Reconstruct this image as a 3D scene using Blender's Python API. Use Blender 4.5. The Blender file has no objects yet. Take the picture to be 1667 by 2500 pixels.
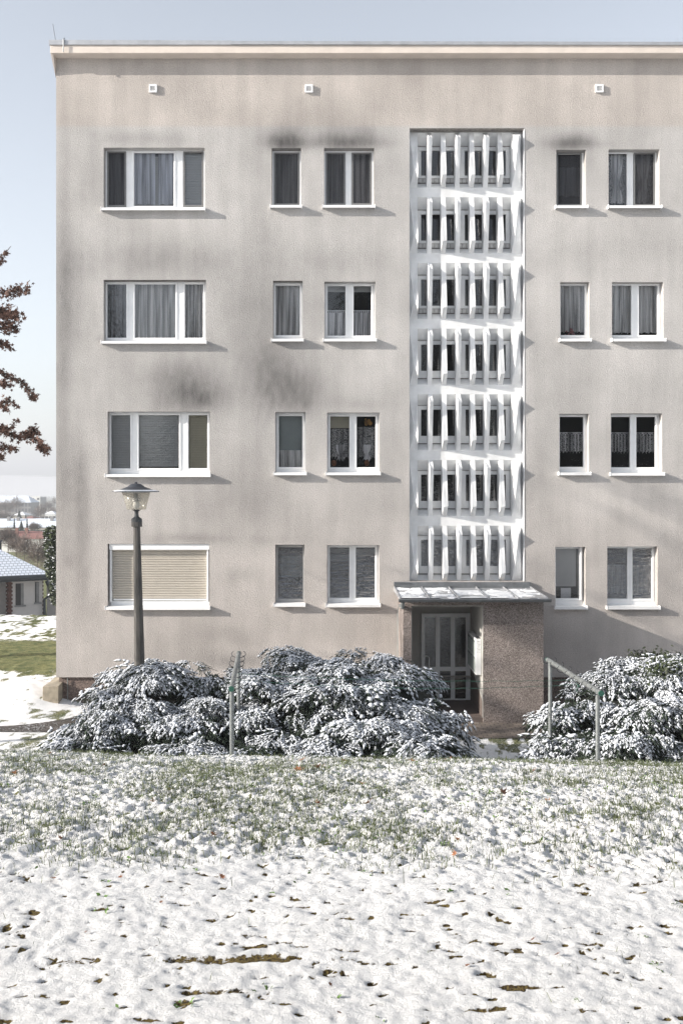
import bpy, math, random
import numpy as np
sc = bpy.context.scene
R = math.radians
EYE = 4.65; FPX = 2312.0; PX0 = 800.0; PY0 = 1188.0      # eye height, focal length in photo pixels, vanishing point
# ---------------------------------------------------------------- camera, world, sun, exposure
cd = bpy.data.cameras.new('camera'); cam = bpy.data.objects.new('camera', cd); sc.collection.objects.link(cam)
cam.location = (0, 0, EYE); cam.rotation_euler = (R(90), 0, 0)
cd.sensor_fit = 'HORIZONTAL'; cd.sensor_width = 24; cd.lens = FPX/1667*24
cd.shift_x = (833.5-PX0)/1667; cd.shift_y = -(1250-PY0)/1667
cd.clip_start = .1; cd.clip_end = 9000
sc.camera = cam
SUN = (-3.6, -1.0, 1.36)                                 # direction towards the sun
hl = math.hypot(SUN[0], SUN[1]); ELEV = math.atan2(SUN[2], hl); AZ = math.atan2(SUN[0], SUN[1]) % (2*math.pi)
w = bpy.data.worlds.new("World"); sc.world = w; w.use_nodes = True
wn = w.node_tree; bg = wn.nodes['Background']
sky = wn.nodes.new('ShaderNodeTexSky'); sky.sky_type = 'NISHITA'; sky.sun_disc = False
sky.sun_elevation = ELEV; sky.sun_rotation = AZ; sky.air_density = 1.0; sky.dust_density = 1.6; sky.ozone_density = 1.2; sky.altitude = 200
hs = wn.nodes.new('ShaderNodeHueSaturation'); hs.inputs['Saturation'].default_value = .40; wn.links.new(sky.outputs[0], hs.inputs['Color'])
wn.links.new(hs.outputs[0], bg.inputs[0]); bg.inputs[1].default_value = 0.134
sl = bpy.data.lights.new('sun', 'SUN'); so = bpy.data.objects.new('sun', sl); sc.collection.objects.link(so)
sl.energy = 5.0; sl.angle = R(.53); sl.color = (1.0, .93, .84)
from mathutils import Vector, Matrix
so.rotation_euler = Vector(SUN).to_track_quat('Z', 'Y').to_euler(); so.location = (-20, -5, 20)
sc.view_settings.view_transform = 'Standard'; sc.view_settings.look = 'None'; sc.view_settings.gamma = 1
sc.view_settings.exposure = 1.0
sc.cycles.max_bounces = 8; sc.cycles.transparent_max_bounces = 24; sc.cycles.volume_bounces = 0
random.seed(4)
rs = np.random.RandomState(7)

# ---------------------------------------------------------------- helpers
def at(px, py, Y): return ((px-PX0)/FPX*Y, Y, EYE-(py-PY0)/FPX*Y)
def X_(px, Y=20.0): return (px-PX0)/FPX*Y
def Z_(py, Y=20.0): return EYE-(py-PY0)/FPX*Y
def link(o, parent=None):
    sc.collection.objects.link(o)
    if parent: o.parent = parent
    return o
def tag(o, label=None, cat=None, group=None, kind=None):
    if label: o['label'] = label
    if cat: o['category'] = cat
    if group: o['group'] = group
    if kind: o['kind'] = kind
    return o
def empty(name, loc=(0, 0, 0)):
    o = bpy.data.objects.new(name, None); o.location = loc; o.empty_display_size = .2
    return link(o)
def fast(name, V, F, m, parent=None, smooth=False, loc=None, mi=None):
    """V Nx3, F Mxk numpy -> one mesh object"""
    V = np.asarray(V, dtype=np.float32); F = np.asarray(F, dtype=np.int32); k = F.shape[1]
    me = bpy.data.meshes.new(name)
    me.vertices.add(len(V)); me.vertices.foreach_set('co', V.ravel())
    me.loops.add(F.size); me.loops.foreach_set('vertex_index', F.ravel())
    me.polygons.add(len(F)); me.polygons.foreach_set('loop_start', np.arange(0, F.size, k, dtype=np.int32))
    me.polygons.foreach_set('loop_total', np.full(len(F), k, dtype=np.int32))
    if mi is not None: me.polygons.foreach_set('material_index', np.asarray(mi, dtype=np.int32))
    me.update(calc_edges=True)
    if smooth: me.polygons.foreach_set('use_smooth', np.ones(len(F), dtype=bool))
    for mm in (m if isinstance(m, (list, tuple)) else [m]): me.materials.append(mm)
    o = bpy.data.objects.new(name, me); link(o, parent)
    if parent is not None:
        pl = Vector(parent_loc(parent)); o.location = -pl
    if loc: o.location = loc
    return o
def parent_loc(p):
    v = Vector(p.location)
    while p.parent: p = p.parent; v = v+Vector(p.location)
    return v
class MB:
    def __init__(s): s.v = []; s.f = []
    def add(s, V, F):
        n = len(s.v); s.v += [tuple(p) for p in V]; s.f += [tuple(i+n for i in f) for f in F]; return s
    def box(s, x0, x1, y0, y1, z0, z1):
        return s.add([(x0, y0, z0), (x1, y0, z0), (x1, y1, z0), (x0, y1, z0), (x0, y0, z1), (x1, y0, z1), (x1, y1, z1), (x0, y1, z1)],
                     [(0, 3, 2, 1), (4, 5, 6, 7), (0, 1, 5, 4), (1, 2, 6, 5), (2, 3, 7, 6), (3, 0, 4, 7)])
    def quad(s, a, b, c, d): return s.add([a, b, c, d], [(0, 1, 2, 3)])
    def prism(s, poly, x0, x1):
        """polygon in (y,z) extruded along x"""
        n = len(poly)
        return s.add([(x0, y, z) for y, z in poly]+[(x1, y, z) for y, z in poly],
                     [tuple(range(n-1, -1, -1)), tuple(range(n, 2*n))]+[(i, (i+1) % n, n+(i+1) % n, n+i) for i in range(n)])
    def lathe(s, prof, c, n=16, rot=0, tilt=None):
        """profile [(r,z)] around c"""
        V = []; F = []
        for r, z in prof:
            for k in range(n):
                a = rot+2*math.pi*k/n; V.append((c[0]+r*math.cos(a)+(tilt or 0)*z, c[1]+r*math.sin(a), c[2]+z))
        for i in range(len(prof)-1):
            for k in range(n):
                a = i*n+k; b = i*n+(k+1) % n; F.append((a, b, b+n, a+n))
        F.append(tuple(range(n-1, -1, -1))); F.append(tuple((len(prof)-1)*n+k for k in range(n)))
        return s.add(V, F)
    def tube(s, pts, r, n=8, r1=None, caps=True):
        pts = [Vector(p) for p in pts]; m = len(pts); V = []; F = []
        up = None
        for i, p in enumerate(pts):
            t = (pts[min(i+1, m-1)]-pts[max(i-1, 0)]).normalized()
            if up is None:
                up = Vector((0, 0, 1)) if abs(t.z) < .9 else Vector((1, 0, 0))
            a = t.cross(up)
            if a.length < 1e-5: a = t.cross(Vector((1, .3, 0)))
            a.normalize(); b = a.cross(t).normalized(); up = b
            rr = r if r1 is None else r+(r1-r)*i/(m-1)
            for k in range(n):
                q = 2*math.pi*k/n; V.append(tuple(p+a*(math.cos(q)*rr)+b*(math.sin(q)*rr)))
        for i in range(m-1):
            for k in range(n):
                u = i*n+k; v = i*n+(k+1) % n; F.append((u, u+n, v+n, v))
        if caps: F.append(tuple(range(n))); F.append(tuple((m-1)*n+k for k in range(n-1, -1, -1)))
        return s.add(V, F)
    def build(s, name, m, parent=None, smooth=False, bevel=0):
        me = bpy.data.meshes.new(name); me.from_pydata(s.v, [], s.f); me.update()
        for mm in (m if isinstance(m, (list, tuple)) else [m]): me.materials.append(mm)
        if smooth: me.polygons.foreach_set('use_smooth', [True]*len(me.polygons))
        o = bpy.data.objects.new(name, me); link(o, parent)
        if parent is not None: o.location = -parent_loc(parent)
        if bevel:
            b = o.modifiers.new('bevel', 'BEVEL'); b.width = bevel; b.segments = 2; b.limit_method = 'ANGLE'
        return o
# numpy noise
_T = np.random.RandomState(99).rand(256, 256)
def vnoise(x, y):
    xi = np.floor(x).astype(int); yi = np.floor(y).astype(int); fx = x-xi; fy = y-yi
    fx = fx*fx*(3-2*fx); fy = fy*fy*(3-2*fy)
    a = _T[xi % 256, yi % 256]; b = _T[(xi+1) % 256, yi % 256]; c = _T[xi % 256, (yi+1) % 256]; d = _T[(xi+1) % 256, (yi+1) % 256]
    return (a*(1-fx)+b*fx)*(1-fy)+(c*(1-fx)+d*fx)*fy
def fbm(x, y, o=4, g=.5):
    s = 0; a = 1; t = 0
    for i in range(o):
        s = s+a*vnoise(x*2**i+17.3*i, y*2**i+5.1*i); t += a; a *= g
    return s/t
def sstep(a, b, x):
    t = np.clip((x-a)/(b-a), 0, 1); return t*t*(3-2*t)

# ---------------------------------------------------------------- materials
def new(name):
    m = bpy.data.materials.new(name); m.use_nodes = True; nt = m.node_tree
    return m, nt, nt.nodes['Principled BSDF']
def nd(nt, t, **kw):
    n = nt.nodes.new(t)
    for k, v in kw.items():
        if hasattr(n, k): setattr(n, k, v)
        else: n.inputs[k.replace('_', ' ')].default_value = v
    return n
def noise(nt, scale, detail=4, stretch=None, rough=.55, coord='Object'):
    tc = nt.nodes.new('ShaderNodeTexCoord'); n = nt.nodes.new('ShaderNodeTexNoise')
    n.inputs['Scale'].default_value = scale; n.inputs['Detail'].default_value = detail; n.inputs['Roughness'].default_value = rough
    if stretch:
        mp = nt.nodes.new('ShaderNodeMapping'); mp.inputs['Scale'].default_value = stretch
        nt.links.new(tc.outputs[coord], mp.inputs[0]); nt.links.new(mp.outputs[0], n.inputs['Vector'])
    else: nt.links.new(tc.outputs[coord], n.inputs['Vector'])
    return n.outputs[0]
def ramp(nt, sock, stops):
    r = nt.nodes.new('ShaderNodeValToRGB'); nt.links.new(sock, r.inputs[0]); e = r.color_ramp.elements
    while len(e) < len(stops): e.new(.5)
    for i, (p, c) in enumerate(stops):
        e[i].position = p; e[i].color = (c[0], c[1], c[2], 1) if hasattr(c, '__len__') else (c, c, c, 1)
    return r.outputs[0]
def mixc(nt, f, a, b, mode='MIX'):
    n = nt.nodes.new('ShaderNodeMix'); n.data_type = 'RGBA'; n.blend_type = mode
    for i, v in ((0, f), (6, a), (7, b)):
        if hasattr(v, 'links'): nt.links.new(v, n.inputs[i])
        elif hasattr(v, '__len__'): n.inputs[i].default_value = (v[0], v[1], v[2], 1)
        else: n.inputs[i].default_value = v if i == 0 else (v, v, v, 1)
    return n.outputs[2]
def bump(nt, bs, h, strength=.5, dist=.01, prev=None):
    b = nt.nodes.new('ShaderNodeBump'); b.inputs['Strength'].default_value = strength; b.inputs['Distance'].default_value = dist
    nt.links.new(h, b.inputs['Height'])
    if prev: nt.links.new(prev, b.inputs['Normal'])
    nt.links.new(b.outputs[0], bs.inputs['Normal']); return b.outputs[0]
def attr(nt, name):
    a = nt.nodes.new('ShaderNodeAttribute'); a.attribute_name = name; return a.outputs['Fac']
def simple(name, col, rough=.6, metal=0, var=.12, vs=6, bs=None, bd=.004, stretch=None, spec=.5):
    m, nt, b = new(name)
    n = noise(nt, vs, 5, stretch)
    lo = [c*(1-var) for c in col]; hi = [min(1, c*(1+var)) for c in col]
    nt.links.new(ramp(nt, n, [(.3, lo), (.7, hi)]), b.inputs['Base Color'])
    b.inputs['Roughness'].default_value = rough; b.inputs['Metallic'].default_value = metal
    b.inputs['Specular IOR Level'].default_value = spec
    if bs: bump(nt, b, noise(nt, bs, 3, stretch), .6, bd)
    return m

def facade_material():
    m, nt, b = new('stucco')
    st = attr(nt, 'stain'); bz = attr(nt, 'band'); lo = attr(nt, 'low')
    c = mixc(nt, bz, (.486, .471, .459), (.486, .446, .415))
    c = mixc(nt, lo, c, (.515, .479, .456))
    streak = ramp(nt, noise(nt, 1.0, 5, (3.2, 1, .35)), [(.38, .78), (.62, 1.06)])
    c = mixc(nt, .38, c, mixc(nt, 1.0, c, streak, 'MULTIPLY'))
    patch = ramp(nt, noise(nt, .55, 6), [(.35, .80), (.65, 1.06)])
    c = mixc(nt, 1.0, c, patch, 'MULTIPLY')
    grain = ramp(nt, noise(nt, 38, 3), [(.3, .80), (.7, 1.15)])
    c = mixc(nt, .75, c, mixc(nt, 1.0, c, grain, 'MULTIPLY'))
    # soot, broken up by fine vertical streaks
    br = ramp(nt, noise(nt, 5, 6, (1.6, 1, .7)), [(.3, .85), (.7, 1.15)])
    f = mixc(nt, 1.0, st, br, 'MULTIPLY')
    c = mixc(nt, f, c, (.075, .072, .072))
    nt.links.new(c, b.inputs['Base Color'])
    b.inputs['Roughness'].default_value = .95; b.inputs['Specular IOR Level'].default_value = .15
    p = bump(nt, b, noise(nt, 42, 4, None, .6), .85, .016)
    bump(nt, b, noise(nt, 1.3, 3), .5, .02, p)
    return m
def pebble_material(name, base, dark, light):
    m, nt, b = new(name)
    v = nt.nodes.new('ShaderNodeTexVoronoi'); v.inputs['Scale'].default_value = 105
    tc = nt.nodes.new('ShaderNodeTexCoord'); nt.links.new(tc.outputs['Object'], v.inputs['Vector'])
    sep = nt.nodes.new('ShaderNodeSeparateColor'); nt.links.new(v.outputs['Color'], sep.inputs[0])
    c = ramp(nt, sep.outputs[0], [(.15, dark), (.5, base), (.85, light)])
    c = mixc(nt, .6, c, mixc(nt, 1, c, ramp(nt, noise(nt, 1.4, 4), [(.35, .72), (.65, 1.1)]), 'MULTIPLY'))
    nt.links.new(c, b.inputs['Base Color']); b.inputs['Roughness'].default_value = .9
    bump(nt, b, v.outputs['Distance'], .8, .01)
    return m
def glass_material(name, refl=.12, wave=0, tint=.75, ws=6, stretch=(1, 1, 2.6)):
    m, nt, b = new(name); nt.nodes.remove(b); out = nt.nodes['Material Output']
    t = nt.nodes.new('ShaderNodeBsdfTransparent'); t.inputs[0].default_value = (tint, tint, tint*1.02, 1)
    g = nt.nodes.new('ShaderNodeBsdfGlossy'); g.inputs['Roughness'].default_value = .012; g.inputs[0].default_value = (.95, .97, 1, 1)
    x = nt.nodes.new('ShaderNodeMixShader')
    fr = nt.nodes.new('ShaderNodeFresnel'); fr.inputs[0].default_value = 1.5
    ad = nt.nodes.new('ShaderNodeMath'); ad.operation = 'ADD'; ad.inputs[1].default_value = refl; ad.use_clamp = True
    nt.links.new(fr.outputs[0], ad.inputs[0]); nt.links.new(ad.outputs[0], x.inputs[0])
    nt.links.new(t.outputs[0], x.inputs[1]); nt.links.new(g.outputs[0], x.inputs[2]); nt.links.new(x.outputs[0], out.inputs[0])
    bp = nt.nodes.new('ShaderNodeBump'); bp.inputs['Strength'].default_value = 1; bp.inputs['Distance'].default_value = wave if wave else .002
    nt.links.new(noise(nt, ws, 3, stretch), bp.inputs['Height']); nt.links.new(bp.outputs[0], g.inputs['Normal'])
    return m
def cloth_material(name, col, transp=.25, lace=False, ls=26):
    m, nt, b = new(name); out = nt.nodes['Material Output']
    b.inputs['Roughness'].default_value = 1; b.inputs['Specular IOR Level'].default_value = .1
    # gathered cloth: fold density and fold shade painted as vertical stripes
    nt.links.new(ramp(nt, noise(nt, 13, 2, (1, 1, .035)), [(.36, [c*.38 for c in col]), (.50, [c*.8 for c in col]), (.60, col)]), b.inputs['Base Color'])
    t = nt.nodes.new('ShaderNodeBsdfTransparent'); x = nt.nodes.new('ShaderNodeMixShader')
    if lace:
        v = nt.nodes.new('ShaderNodeTexVoronoi'); v.inputs['Scale'].default_value = ls
        tc = nt.nodes.new('ShaderNodeTexCoord'); nt.links.new(tc.outputs['Object'], v.inputs['Vector'])
        nt.links.new(ramp(nt, v.outputs['Distance'], [(.30, transp), (.52, .85)]), x.inputs[0])
    else: x.inputs[0].default_value = transp
    nt.links.new(b.outputs[0], x.inputs[1]); nt.links.new(t.outputs[0], x.inputs[2]); nt.links.new(x.outputs[0], out.inputs[0])
    return m
def ground_material():
    m, nt, b = new('snowy_ground')
    sn = attr(nt, 'snow'); kind = attr(nt, 'moss')
    gcol = ramp(nt, noise(nt, 30, 5), [(.25, (.028, .042, .012)), (.5, (.085, .105, .045)), (.75, (.17, .17, .065))])
    gcol = mixc(nt, ramp(nt, noise(nt, 3.5, 6, None, .7), [(.4, 0.0), (.6, 1.0)]), gcol, ramp(nt, noise(nt, 22, 5), [(.3, (.12, .125, .05)), (.7, (.26, .25, .12))]))
    mcol = ramp(nt, noise(nt, 60, 4), [(.38, (.035, .025, .015)), (.47, (.12, .085, .035)), (.54, (.20, .155, .05)), (.62, (.06, .04, .022))])
    gc = mixc(nt, kind, gcol, mcol)
    # fine break up of the snow edge
    n = noise(nt, 45, 5, None, .65)
    ma = nt.nodes.new('ShaderNodeMath'); ma.operation = 'MULTIPLY_ADD'; ma.inputs[1].default_value = 1.5; ma.inputs[2].default_value = -.75
    nt.links.new(n, ma.inputs[0])
    ad = nt.nodes.new('ShaderNodeMath'); ad.operation = 'ADD'; nt.links.new(sn, ad.inputs[0]); nt.links.new(ma.outputs[0], ad.inputs[1])
    f = ramp(nt, ad.outputs[0], [(.42, 0.0), (.56, 1.0)])
    sc_ = ramp(nt, noise(nt, 9, 4), [(.3, (.80, .805, .81)), (.7, (.89, .89, .89))])
    nt.links.new(mixc(nt, f, gc, sc_), b.inputs['Base Color'])
    b.inputs['Roughness'].default_value = .85; b.inputs['Specular IOR Level'].default_value = .2
    p = bump(nt, b, noise(nt, 60, 6, None, .8), 1.0, .024)
    bump(nt, b, f, .6, .015, p)
    return m
def paver_material(name='pavers', k=1.0, th=.98):
    m, nt, b = new(name)
    tc = nt.nodes.new('ShaderNodeTexCoord'); br = nt.nodes.new('ShaderNodeTexBrick')
    mp = nt.nodes.new('ShaderNodeMapping'); mp.inputs['Scale'].default_value = (1, 1, 1)
    nt.links.new(tc.outputs['Object'], mp.inputs[0]); nt.links.new(mp.outputs[0], br.inputs['Vector'])
    br.inputs['Color1'].default_value = (.20*k, .165*k, .14*k, 1); br.inputs['Color2'].default_value = (.27*k, .225*k, .19*k, 1); br.inputs['Mortar'].default_value = (.05*k, .045*k, .04*k, 1)
    br.inputs['Scale'].default_value = 5; br.inputs['Mortar Size'].default_value = .035; br.inputs['Brick Width'].default_value = .9; br.inputs['Row Height'].default_value = .55
    s = attr(nt, 'snow'); n = noise(nt, 26, 5, (1, 1.6, 1), .6)
    ad = nt.nodes.new('ShaderNodeMath'); ad.operation = 'ADD'; nt.links.new(s, ad.inputs[0]); nt.links.new(n, ad.inputs[1])
    f = ramp(nt, ad.outputs[0], [(th, 0.0), (th+.05, 1.0)])
    dirt = mixc(nt, 1, br.outputs[0], ramp(nt, noise(nt, 3, 5), [(.35, .6), (.65, 1.15)]), 'MULTIPLY')
    nt.links.new(mixc(nt, f, dirt, (.84, .86, .89)), b.inputs['Base Color']); b.inputs['Roughness'].default_value = .8
    p = bump(nt, b, br.outputs[1], -.5, .006); bump(nt, b, f, .8, .02, p)
    return m
def tiles_material():
    m, nt, b = new('snowy_roof_tiles')
    tc = nt.nodes.new('ShaderNodeTexCoord')
    s = nt.nodes.new('ShaderNodeSeparateXYZ'); nt.links.new(tc.outputs['Object'], s.inputs[0])
    wv = nt.nodes.new('ShaderNodeTexBrick'); cx = nt.nodes.new('ShaderNodeCombineXYZ')
    nt.links.new(s.outputs[0], cx.inputs[0]); nt.links.new(s.outputs[1], cx.inputs[1]); nt.links.new(cx.outputs[0], wv.inputs['Vector'])
    wv.inputs['Scale'].default_value = 1; wv.inputs['Brick Width'].default_value = .21; wv.inputs['Row Height'].default_value = .17; wv.offset = .5
    wv.inputs['Mortar Size'].default_value = .022; wv.inputs['Mortar Smooth'].default_value = .2
    wv.inputs['Color1'].default_value = (.70, .75, .83, 1); wv.inputs['Color2'].default_value = (.76, .80, .87, 1); wv.inputs['Mortar'].default_value = (.36, .39, .45, 1)
    nt.links.new(wv.outputs[0], b.inputs['Base Color']); b.inputs['Roughness'].default_value = .8
    return m
M = {}
M['stucco'] = facade_material()
M['pebble'] = pebble_material('pebbledash', (.235, .20, .185), (.12, .095, .085), (.42, .37, .345))
M['plinth'] = pebble_material('plinth_pebbledash', (.15, .11, .095), (.05, .04, .035), (.30, .23, .20))
M['white'] = simple('white_upvc', (.80, .81, .82), .35, var=.04)
M['sill'] = simple('white_sill', (.84, .84, .84), .4, var=.04)
M['concrete_white'] = simple('white_painted_concrete', (.67, .68, .69), .8, var=.13, vs=3, bs=30, bd=.004)
M['grime'] = simple('joint_grime', (.16, .15, .14), .9, var=.4, vs=20)
M['strip'] = simple('board_strip', (.55, .55, .55), .7, var=.15, vs=20)
M['peach'] = simple('fascia_paint', (.60, .535, .48), .7, var=.07, vs=3, bs=20)
M['zinc'] = simple('zinc_sheet', (.42, .43, .45), .45, .5, var=.12, vs=5)
M['dark_zinc'] = simple('weathered_zinc', (.17, .18, .19), .5, .4, var=.2, vs=8)
M['galv'] = simple('galvanised_steel', (.22, .235, .235), .45, .5, var=.2, vs=14)
M['green'] = simple('green_plastic', (.02, .09, .065), .5, var=.1)
M['concrete'] = simple('pole_concrete', (.080, .076, .071), .9, var=.4, vs=5, bs=60, bd=.006, stretch=(3, 3, .6))  # concrete darkened in colour for the shade on the pole
M['concrete_l'] = simple('curb_concrete', (.30, .26, .20), .9, var=.25, vs=8, bs=40)
M['iron'] = simple('dark_iron', (.05, .055, .06), .6, .2, var=.2, vs=10)
M['snow'] = simple('fresh_snow', (.80, .81, .83), .85, var=.05, vs=12, bs=45, bd=.01, spec=.2)
M['shaded_thin_snow'] = simple('shaded_snow_on_needles', (.60, .625, .67), .85, var=.10, vs=5, spec=.2)  # thin snow with bluish shade mixed into its colour
M['bluegrey'] = simple('lamp_hat_enamel', (.045, .05, .062), .5, .1, var=.15)
M['room'] = simple('dark_room', (.018, .018, .020), .9)  # near-black colour stands in for unlit interiors
M['innerwall'] = simple('porch_plaster', (.42, .41, .39), .8, var=.06, bs=40)
M['innerbase'] = simple('porch_base_paint', (.12, .095, .085), .8, var=.1)
M['shutter'] = simple('beige_shutter', (.53, .49, .43), .38, var=.04)
M['blind'] = simple('grey_blind', (.42, .43, .42), .6, var=.04)
M['blindy'] = simple('yellowed_blind', (.48, .45, .34), .6, var=.04)
M['board'] = simple('grey_green_board', (.30, .34, .33), .6, var=.05)
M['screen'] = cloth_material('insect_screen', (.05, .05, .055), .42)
M['sframe'] = simple('grey_screen_frame', (.20, .20, .20), .5, .3)
M['greyframe'] = simple('grey_upvc', (.42, .42, .42), .5)
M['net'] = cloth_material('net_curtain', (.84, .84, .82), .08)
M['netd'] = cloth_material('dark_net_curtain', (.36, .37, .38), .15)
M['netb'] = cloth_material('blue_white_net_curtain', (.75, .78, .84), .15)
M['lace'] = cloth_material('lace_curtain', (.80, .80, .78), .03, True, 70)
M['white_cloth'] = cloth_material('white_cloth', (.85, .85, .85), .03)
M['pink'] = simple('pink_petals', (.35, .16, .17), .8, var=.3, vs=30)
M['orange'] = simple('orange_decoration', (.40, .22, .06), .8)
M['glass'] = glass_material('window_glass', .03, .0025, .96, 5)
M['glassw'] = glass_material('wavy_old_glass', .18, .07, .6, 3.4, (1, 1, 5))
M['glassd'] = glass_material('door_glass', .10, .006, .3, 8, (1, 1, 3))
M['lampglass'] = None
M['ground'] = ground_material(); M['pavers'] = paver_material(); M['shaded_pavers'] = paver_material('shaded_pavers', .32, .985); M['tiles'] = tiles_material()  # left path's dark pavers: partial shade is put into their colour
M['bark'] = simple('dark_bark', (.07, .055, .045), .95, var=.3, vs=8)
M['needle'] = simple('juniper_needles', (.022, .036, .022), .9, var=.5, vs=14)
M['conifer'] = simple('conifer_needles', (.022, .034, .022), .9, var=.4, vs=2)
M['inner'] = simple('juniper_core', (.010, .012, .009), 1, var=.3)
M['blade'] = simple('grass_blade', (.085, .105, .045), .7, var=.5, vs=5)
M['clover'] = simple('weed_leaf', (.08, .15, .03), .6, var=.4, vs=8)
M['leafb'] = simple('brown_leaf', (.085, .045, .034), .8, var=.5, vs=3)
M['leafo'] = simple('orange_leaf', (.27, .11, .05), .7, var=.35, vs=20)
M['leafr'] = simple('dark_brown_leaf', (.17, .07, .03), .7, var=.35, vs=20)
M['evergreen'] = simple('glossy_evergreen_leaf', (.035, .048, .018), .6, var=.6, vs=3)
def lamp_glass():
    m, nt, b = new('frosted_lantern_glass'); out = nt.nodes['Material Output']
    b.inputs['Base Color'].default_value = (.42, .41, .37, 1); b.inputs['Roughness'].default_value = .12
    t = nt.nodes.new('ShaderNodeBsdfTransparent'); t.inputs[0].default_value = (.90, .88, .83, 1)
    x = nt.nodes.new('ShaderNodeMixShader'); x.inputs[0].default_value = .62
    nt.links.new(b.outputs[0], x.inputs[1]); nt.links.new(t.outputs[0], x.inputs[2]); nt.links.new(x.outputs[0], out.inputs[0])
    return m
M['lampglass'] = lamp_glass()

# ================================================================ GROUND
_Y = np.array([-400, -60, -15, 0, 2, 3.2, 4.1, 5, 6, 7, 8, 9, 10, 11.5, 13, 14.5, 17, 30, 34.5, 38, 50, 80, 150, 250, 500, 900, 1300, 1800, 2400, 3200])
_Z = np.array([8, 4.2, 3.4, 3.04, 3.0, 2.965, 2.94, 2.86, 2.71, 2.53, 2.32, 2.07, 1.70, .90, .22, .02, 0, 0, -.05, -.6, -2.7, -3.6, -5.6, -10, -20, -33, -33, -18, 30, 10])
def gz(X, Y):
    X = np.asarray(X, dtype=float); Y = np.asarray(Y, dtype=float)
    z = np.interp(Y, _Y, _Z)
    t = sstep(5, 9, Y)*(1-sstep(9.5, 14, Y))
    z = z-.022*np.clip(X, -8, 8)*t
    z = z+(fbm(X*.6, Y*.6, 3)-.5)*.07*sstep(2, 4, Y)*(1-sstep(10, 16, Y))
    # snow bank sloping up towards the left corner of the building, gentle lawn undulation behind
    z = z+.42*np.exp(-((X+6.7)/1.15)**2-((Y-20.5)/1.2)**2)
    far = sstep(900, 2400, Y)
    z = z+far*(fbm(X*.0016+3, Y*.0011, 3)-.5)*34
    return z
def ray_ground(px, py):
    dx = (px-PX0)/FPX; dz = -(py-PY0)/FPX; Y = 2.3
    while Y < 40:
        if EYE+dz*Y <= float(gz(dx*Y, Y)): break
        Y += .01
    return dx*Y, Y, float(gz(dx*Y, Y))
def axis(core0, core1, step, outs):
    a = list(np.arange(core0, core1, step)); return a
xs = np.concatenate([[-1500, -900, -500, -300, -160, -100, -70, -50, -40, -32, -26, -22, -18], np.arange(-15, -5.6, .09), np.arange(-5.5, -4.1, .06), np.arange(-4.05, 4.85, .0125), np.arange(4.9, 8, .1), np.arange(8.3, 15, .5),
                     [17, 20, 26, 35, 50, 80, 140, 300, 600, 900, 1500]])
ys = np.concatenate([[-400, -200, -100, -60, -40, -25, -15, -8, -4, -1, 0.5, 1.5, 2.1]])
yy = 2.5; L = []
while yy < 10.6:
    L.append(yy); yy += .0032*yy*.9 if yy < 9.6 else .05
L += list(np.arange(10.7, 16, .15))+list(np.arange(16, 36, .11))+list(np.arange(36.5, 52, 1))+[56, 62, 70, 80, 95, 115, 140, 180, 230, 300, 400, 500, 620, 750]+list(range(900, 3201, 60))
ys = np.concatenate([ys, L])
GX, GY = np.meshgrid(xs, ys); nx = len(xs); ny = len(ys)
GZ = gz(GX, GY)
grassz = sstep(4.05, 4.6, GY+(fbm(GX*1.5, GY*1.5, 3)-.5)*.7)           # 0 = smooth trodden snow, 1 = long grass
near = sstep(2, 2.5, GY)*(1-sstep(10.4, 12, GY))*(np.abs(GX) < 6.5)
def near_h(X, Y):
    wob = fbm(X*13, Y*15, 4, .55); fine = fbm(X*33+9, Y*35, 3, .6); mid = fbm(X*2.6+40, Y*3.4, 3); g = sstep(4.05, 4.6, Y+(fbm(X*1.5, Y*1.5, 3)-.5)*.7)
    return (sstep(.32, .68, wob)-.5)*(.0065+.0125*g)+(fine-.5)*(.015+.038*g)+(mid-.5)*.024
h = near_h(GX, GY)*near
mossband = np.exp(-((GY-3.42-.05*np.sin(GX*2.1))/.15)**2)+.7*np.exp(-((GY-3.16)/.10)**2)+.35*np.exp(-((GY-2.85)/.12)**2)
mp_ = fbm(GX*3.0+11, GY*14, 4, .55)
moss = sstep(.55, .90, mp_*.66+.34*mossband*fbm(GX*2.6+4, GY*5, 3)*1.45)*(mossband > .12)
s_front = 1-sstep(.77, .81, fbm(GX*17+3, GY*24+8, 3, .55))*1.0
s_front = s_front-moss*1.0
s_front = s_front-sstep(.70, .75, fbm(GX*13+31, GY*30+2, 3, .5))*.8*sstep(2.4, 3.0, GY)
clumps = fbm(GX*1.1+70, GY*1.3, 3)
s_grass = .95-sstep(.52, .70, fbm(GX*24+60, GY*26+8, 4, .65))*.42-sstep(.55, .75, clumps)*.08-.35*sstep(.72, .78, fbm(GX*9+1, GY*12, 3))
snow = np.where(near > 0, s_front*(1-grassz)+s_grass*grassz, .9)
# plateau behind the crest and the far lawn
b = (GY > 11) & (GY < 60)
far_n = .5*fbm(GX*1.5, GY*1.1, 4, .6)+.5*fbm(GX*9.0, GY*5.5, 3, .7)
snow = np.where(b, .95-.75*sstep(.46, .60, far_n)*np.where(GY > 29, 1.1, np.where(GY < 18, .78, .8)), snow)  # mottled ground colour before the path includes the bushes' shade
gstrip = sstep(23.2, 24.3, GY+(far_n-.5)*1.8)*(1-sstep(27.6, 29.3, GY+(far_n-.5)*1.8))
snow = np.where(b, snow*(1-gstrip)+(-.1+.25*far_n)*gstrip, snow)
lawn_h = b*((fbm(GX*5, GY*5, 3)-.5)*.10)*(1-np.exp(-((GY-18.4)/1.2)**2))
fh = fbm(GX*.006+8, GY*.004+2, 3)
snow = np.where(GY >= 60, .60+.9*(fh-.5)-1.1*sstep(.54, .60, fbm(GX*.004+30, GY*.0025, 2)), snow)
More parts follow.
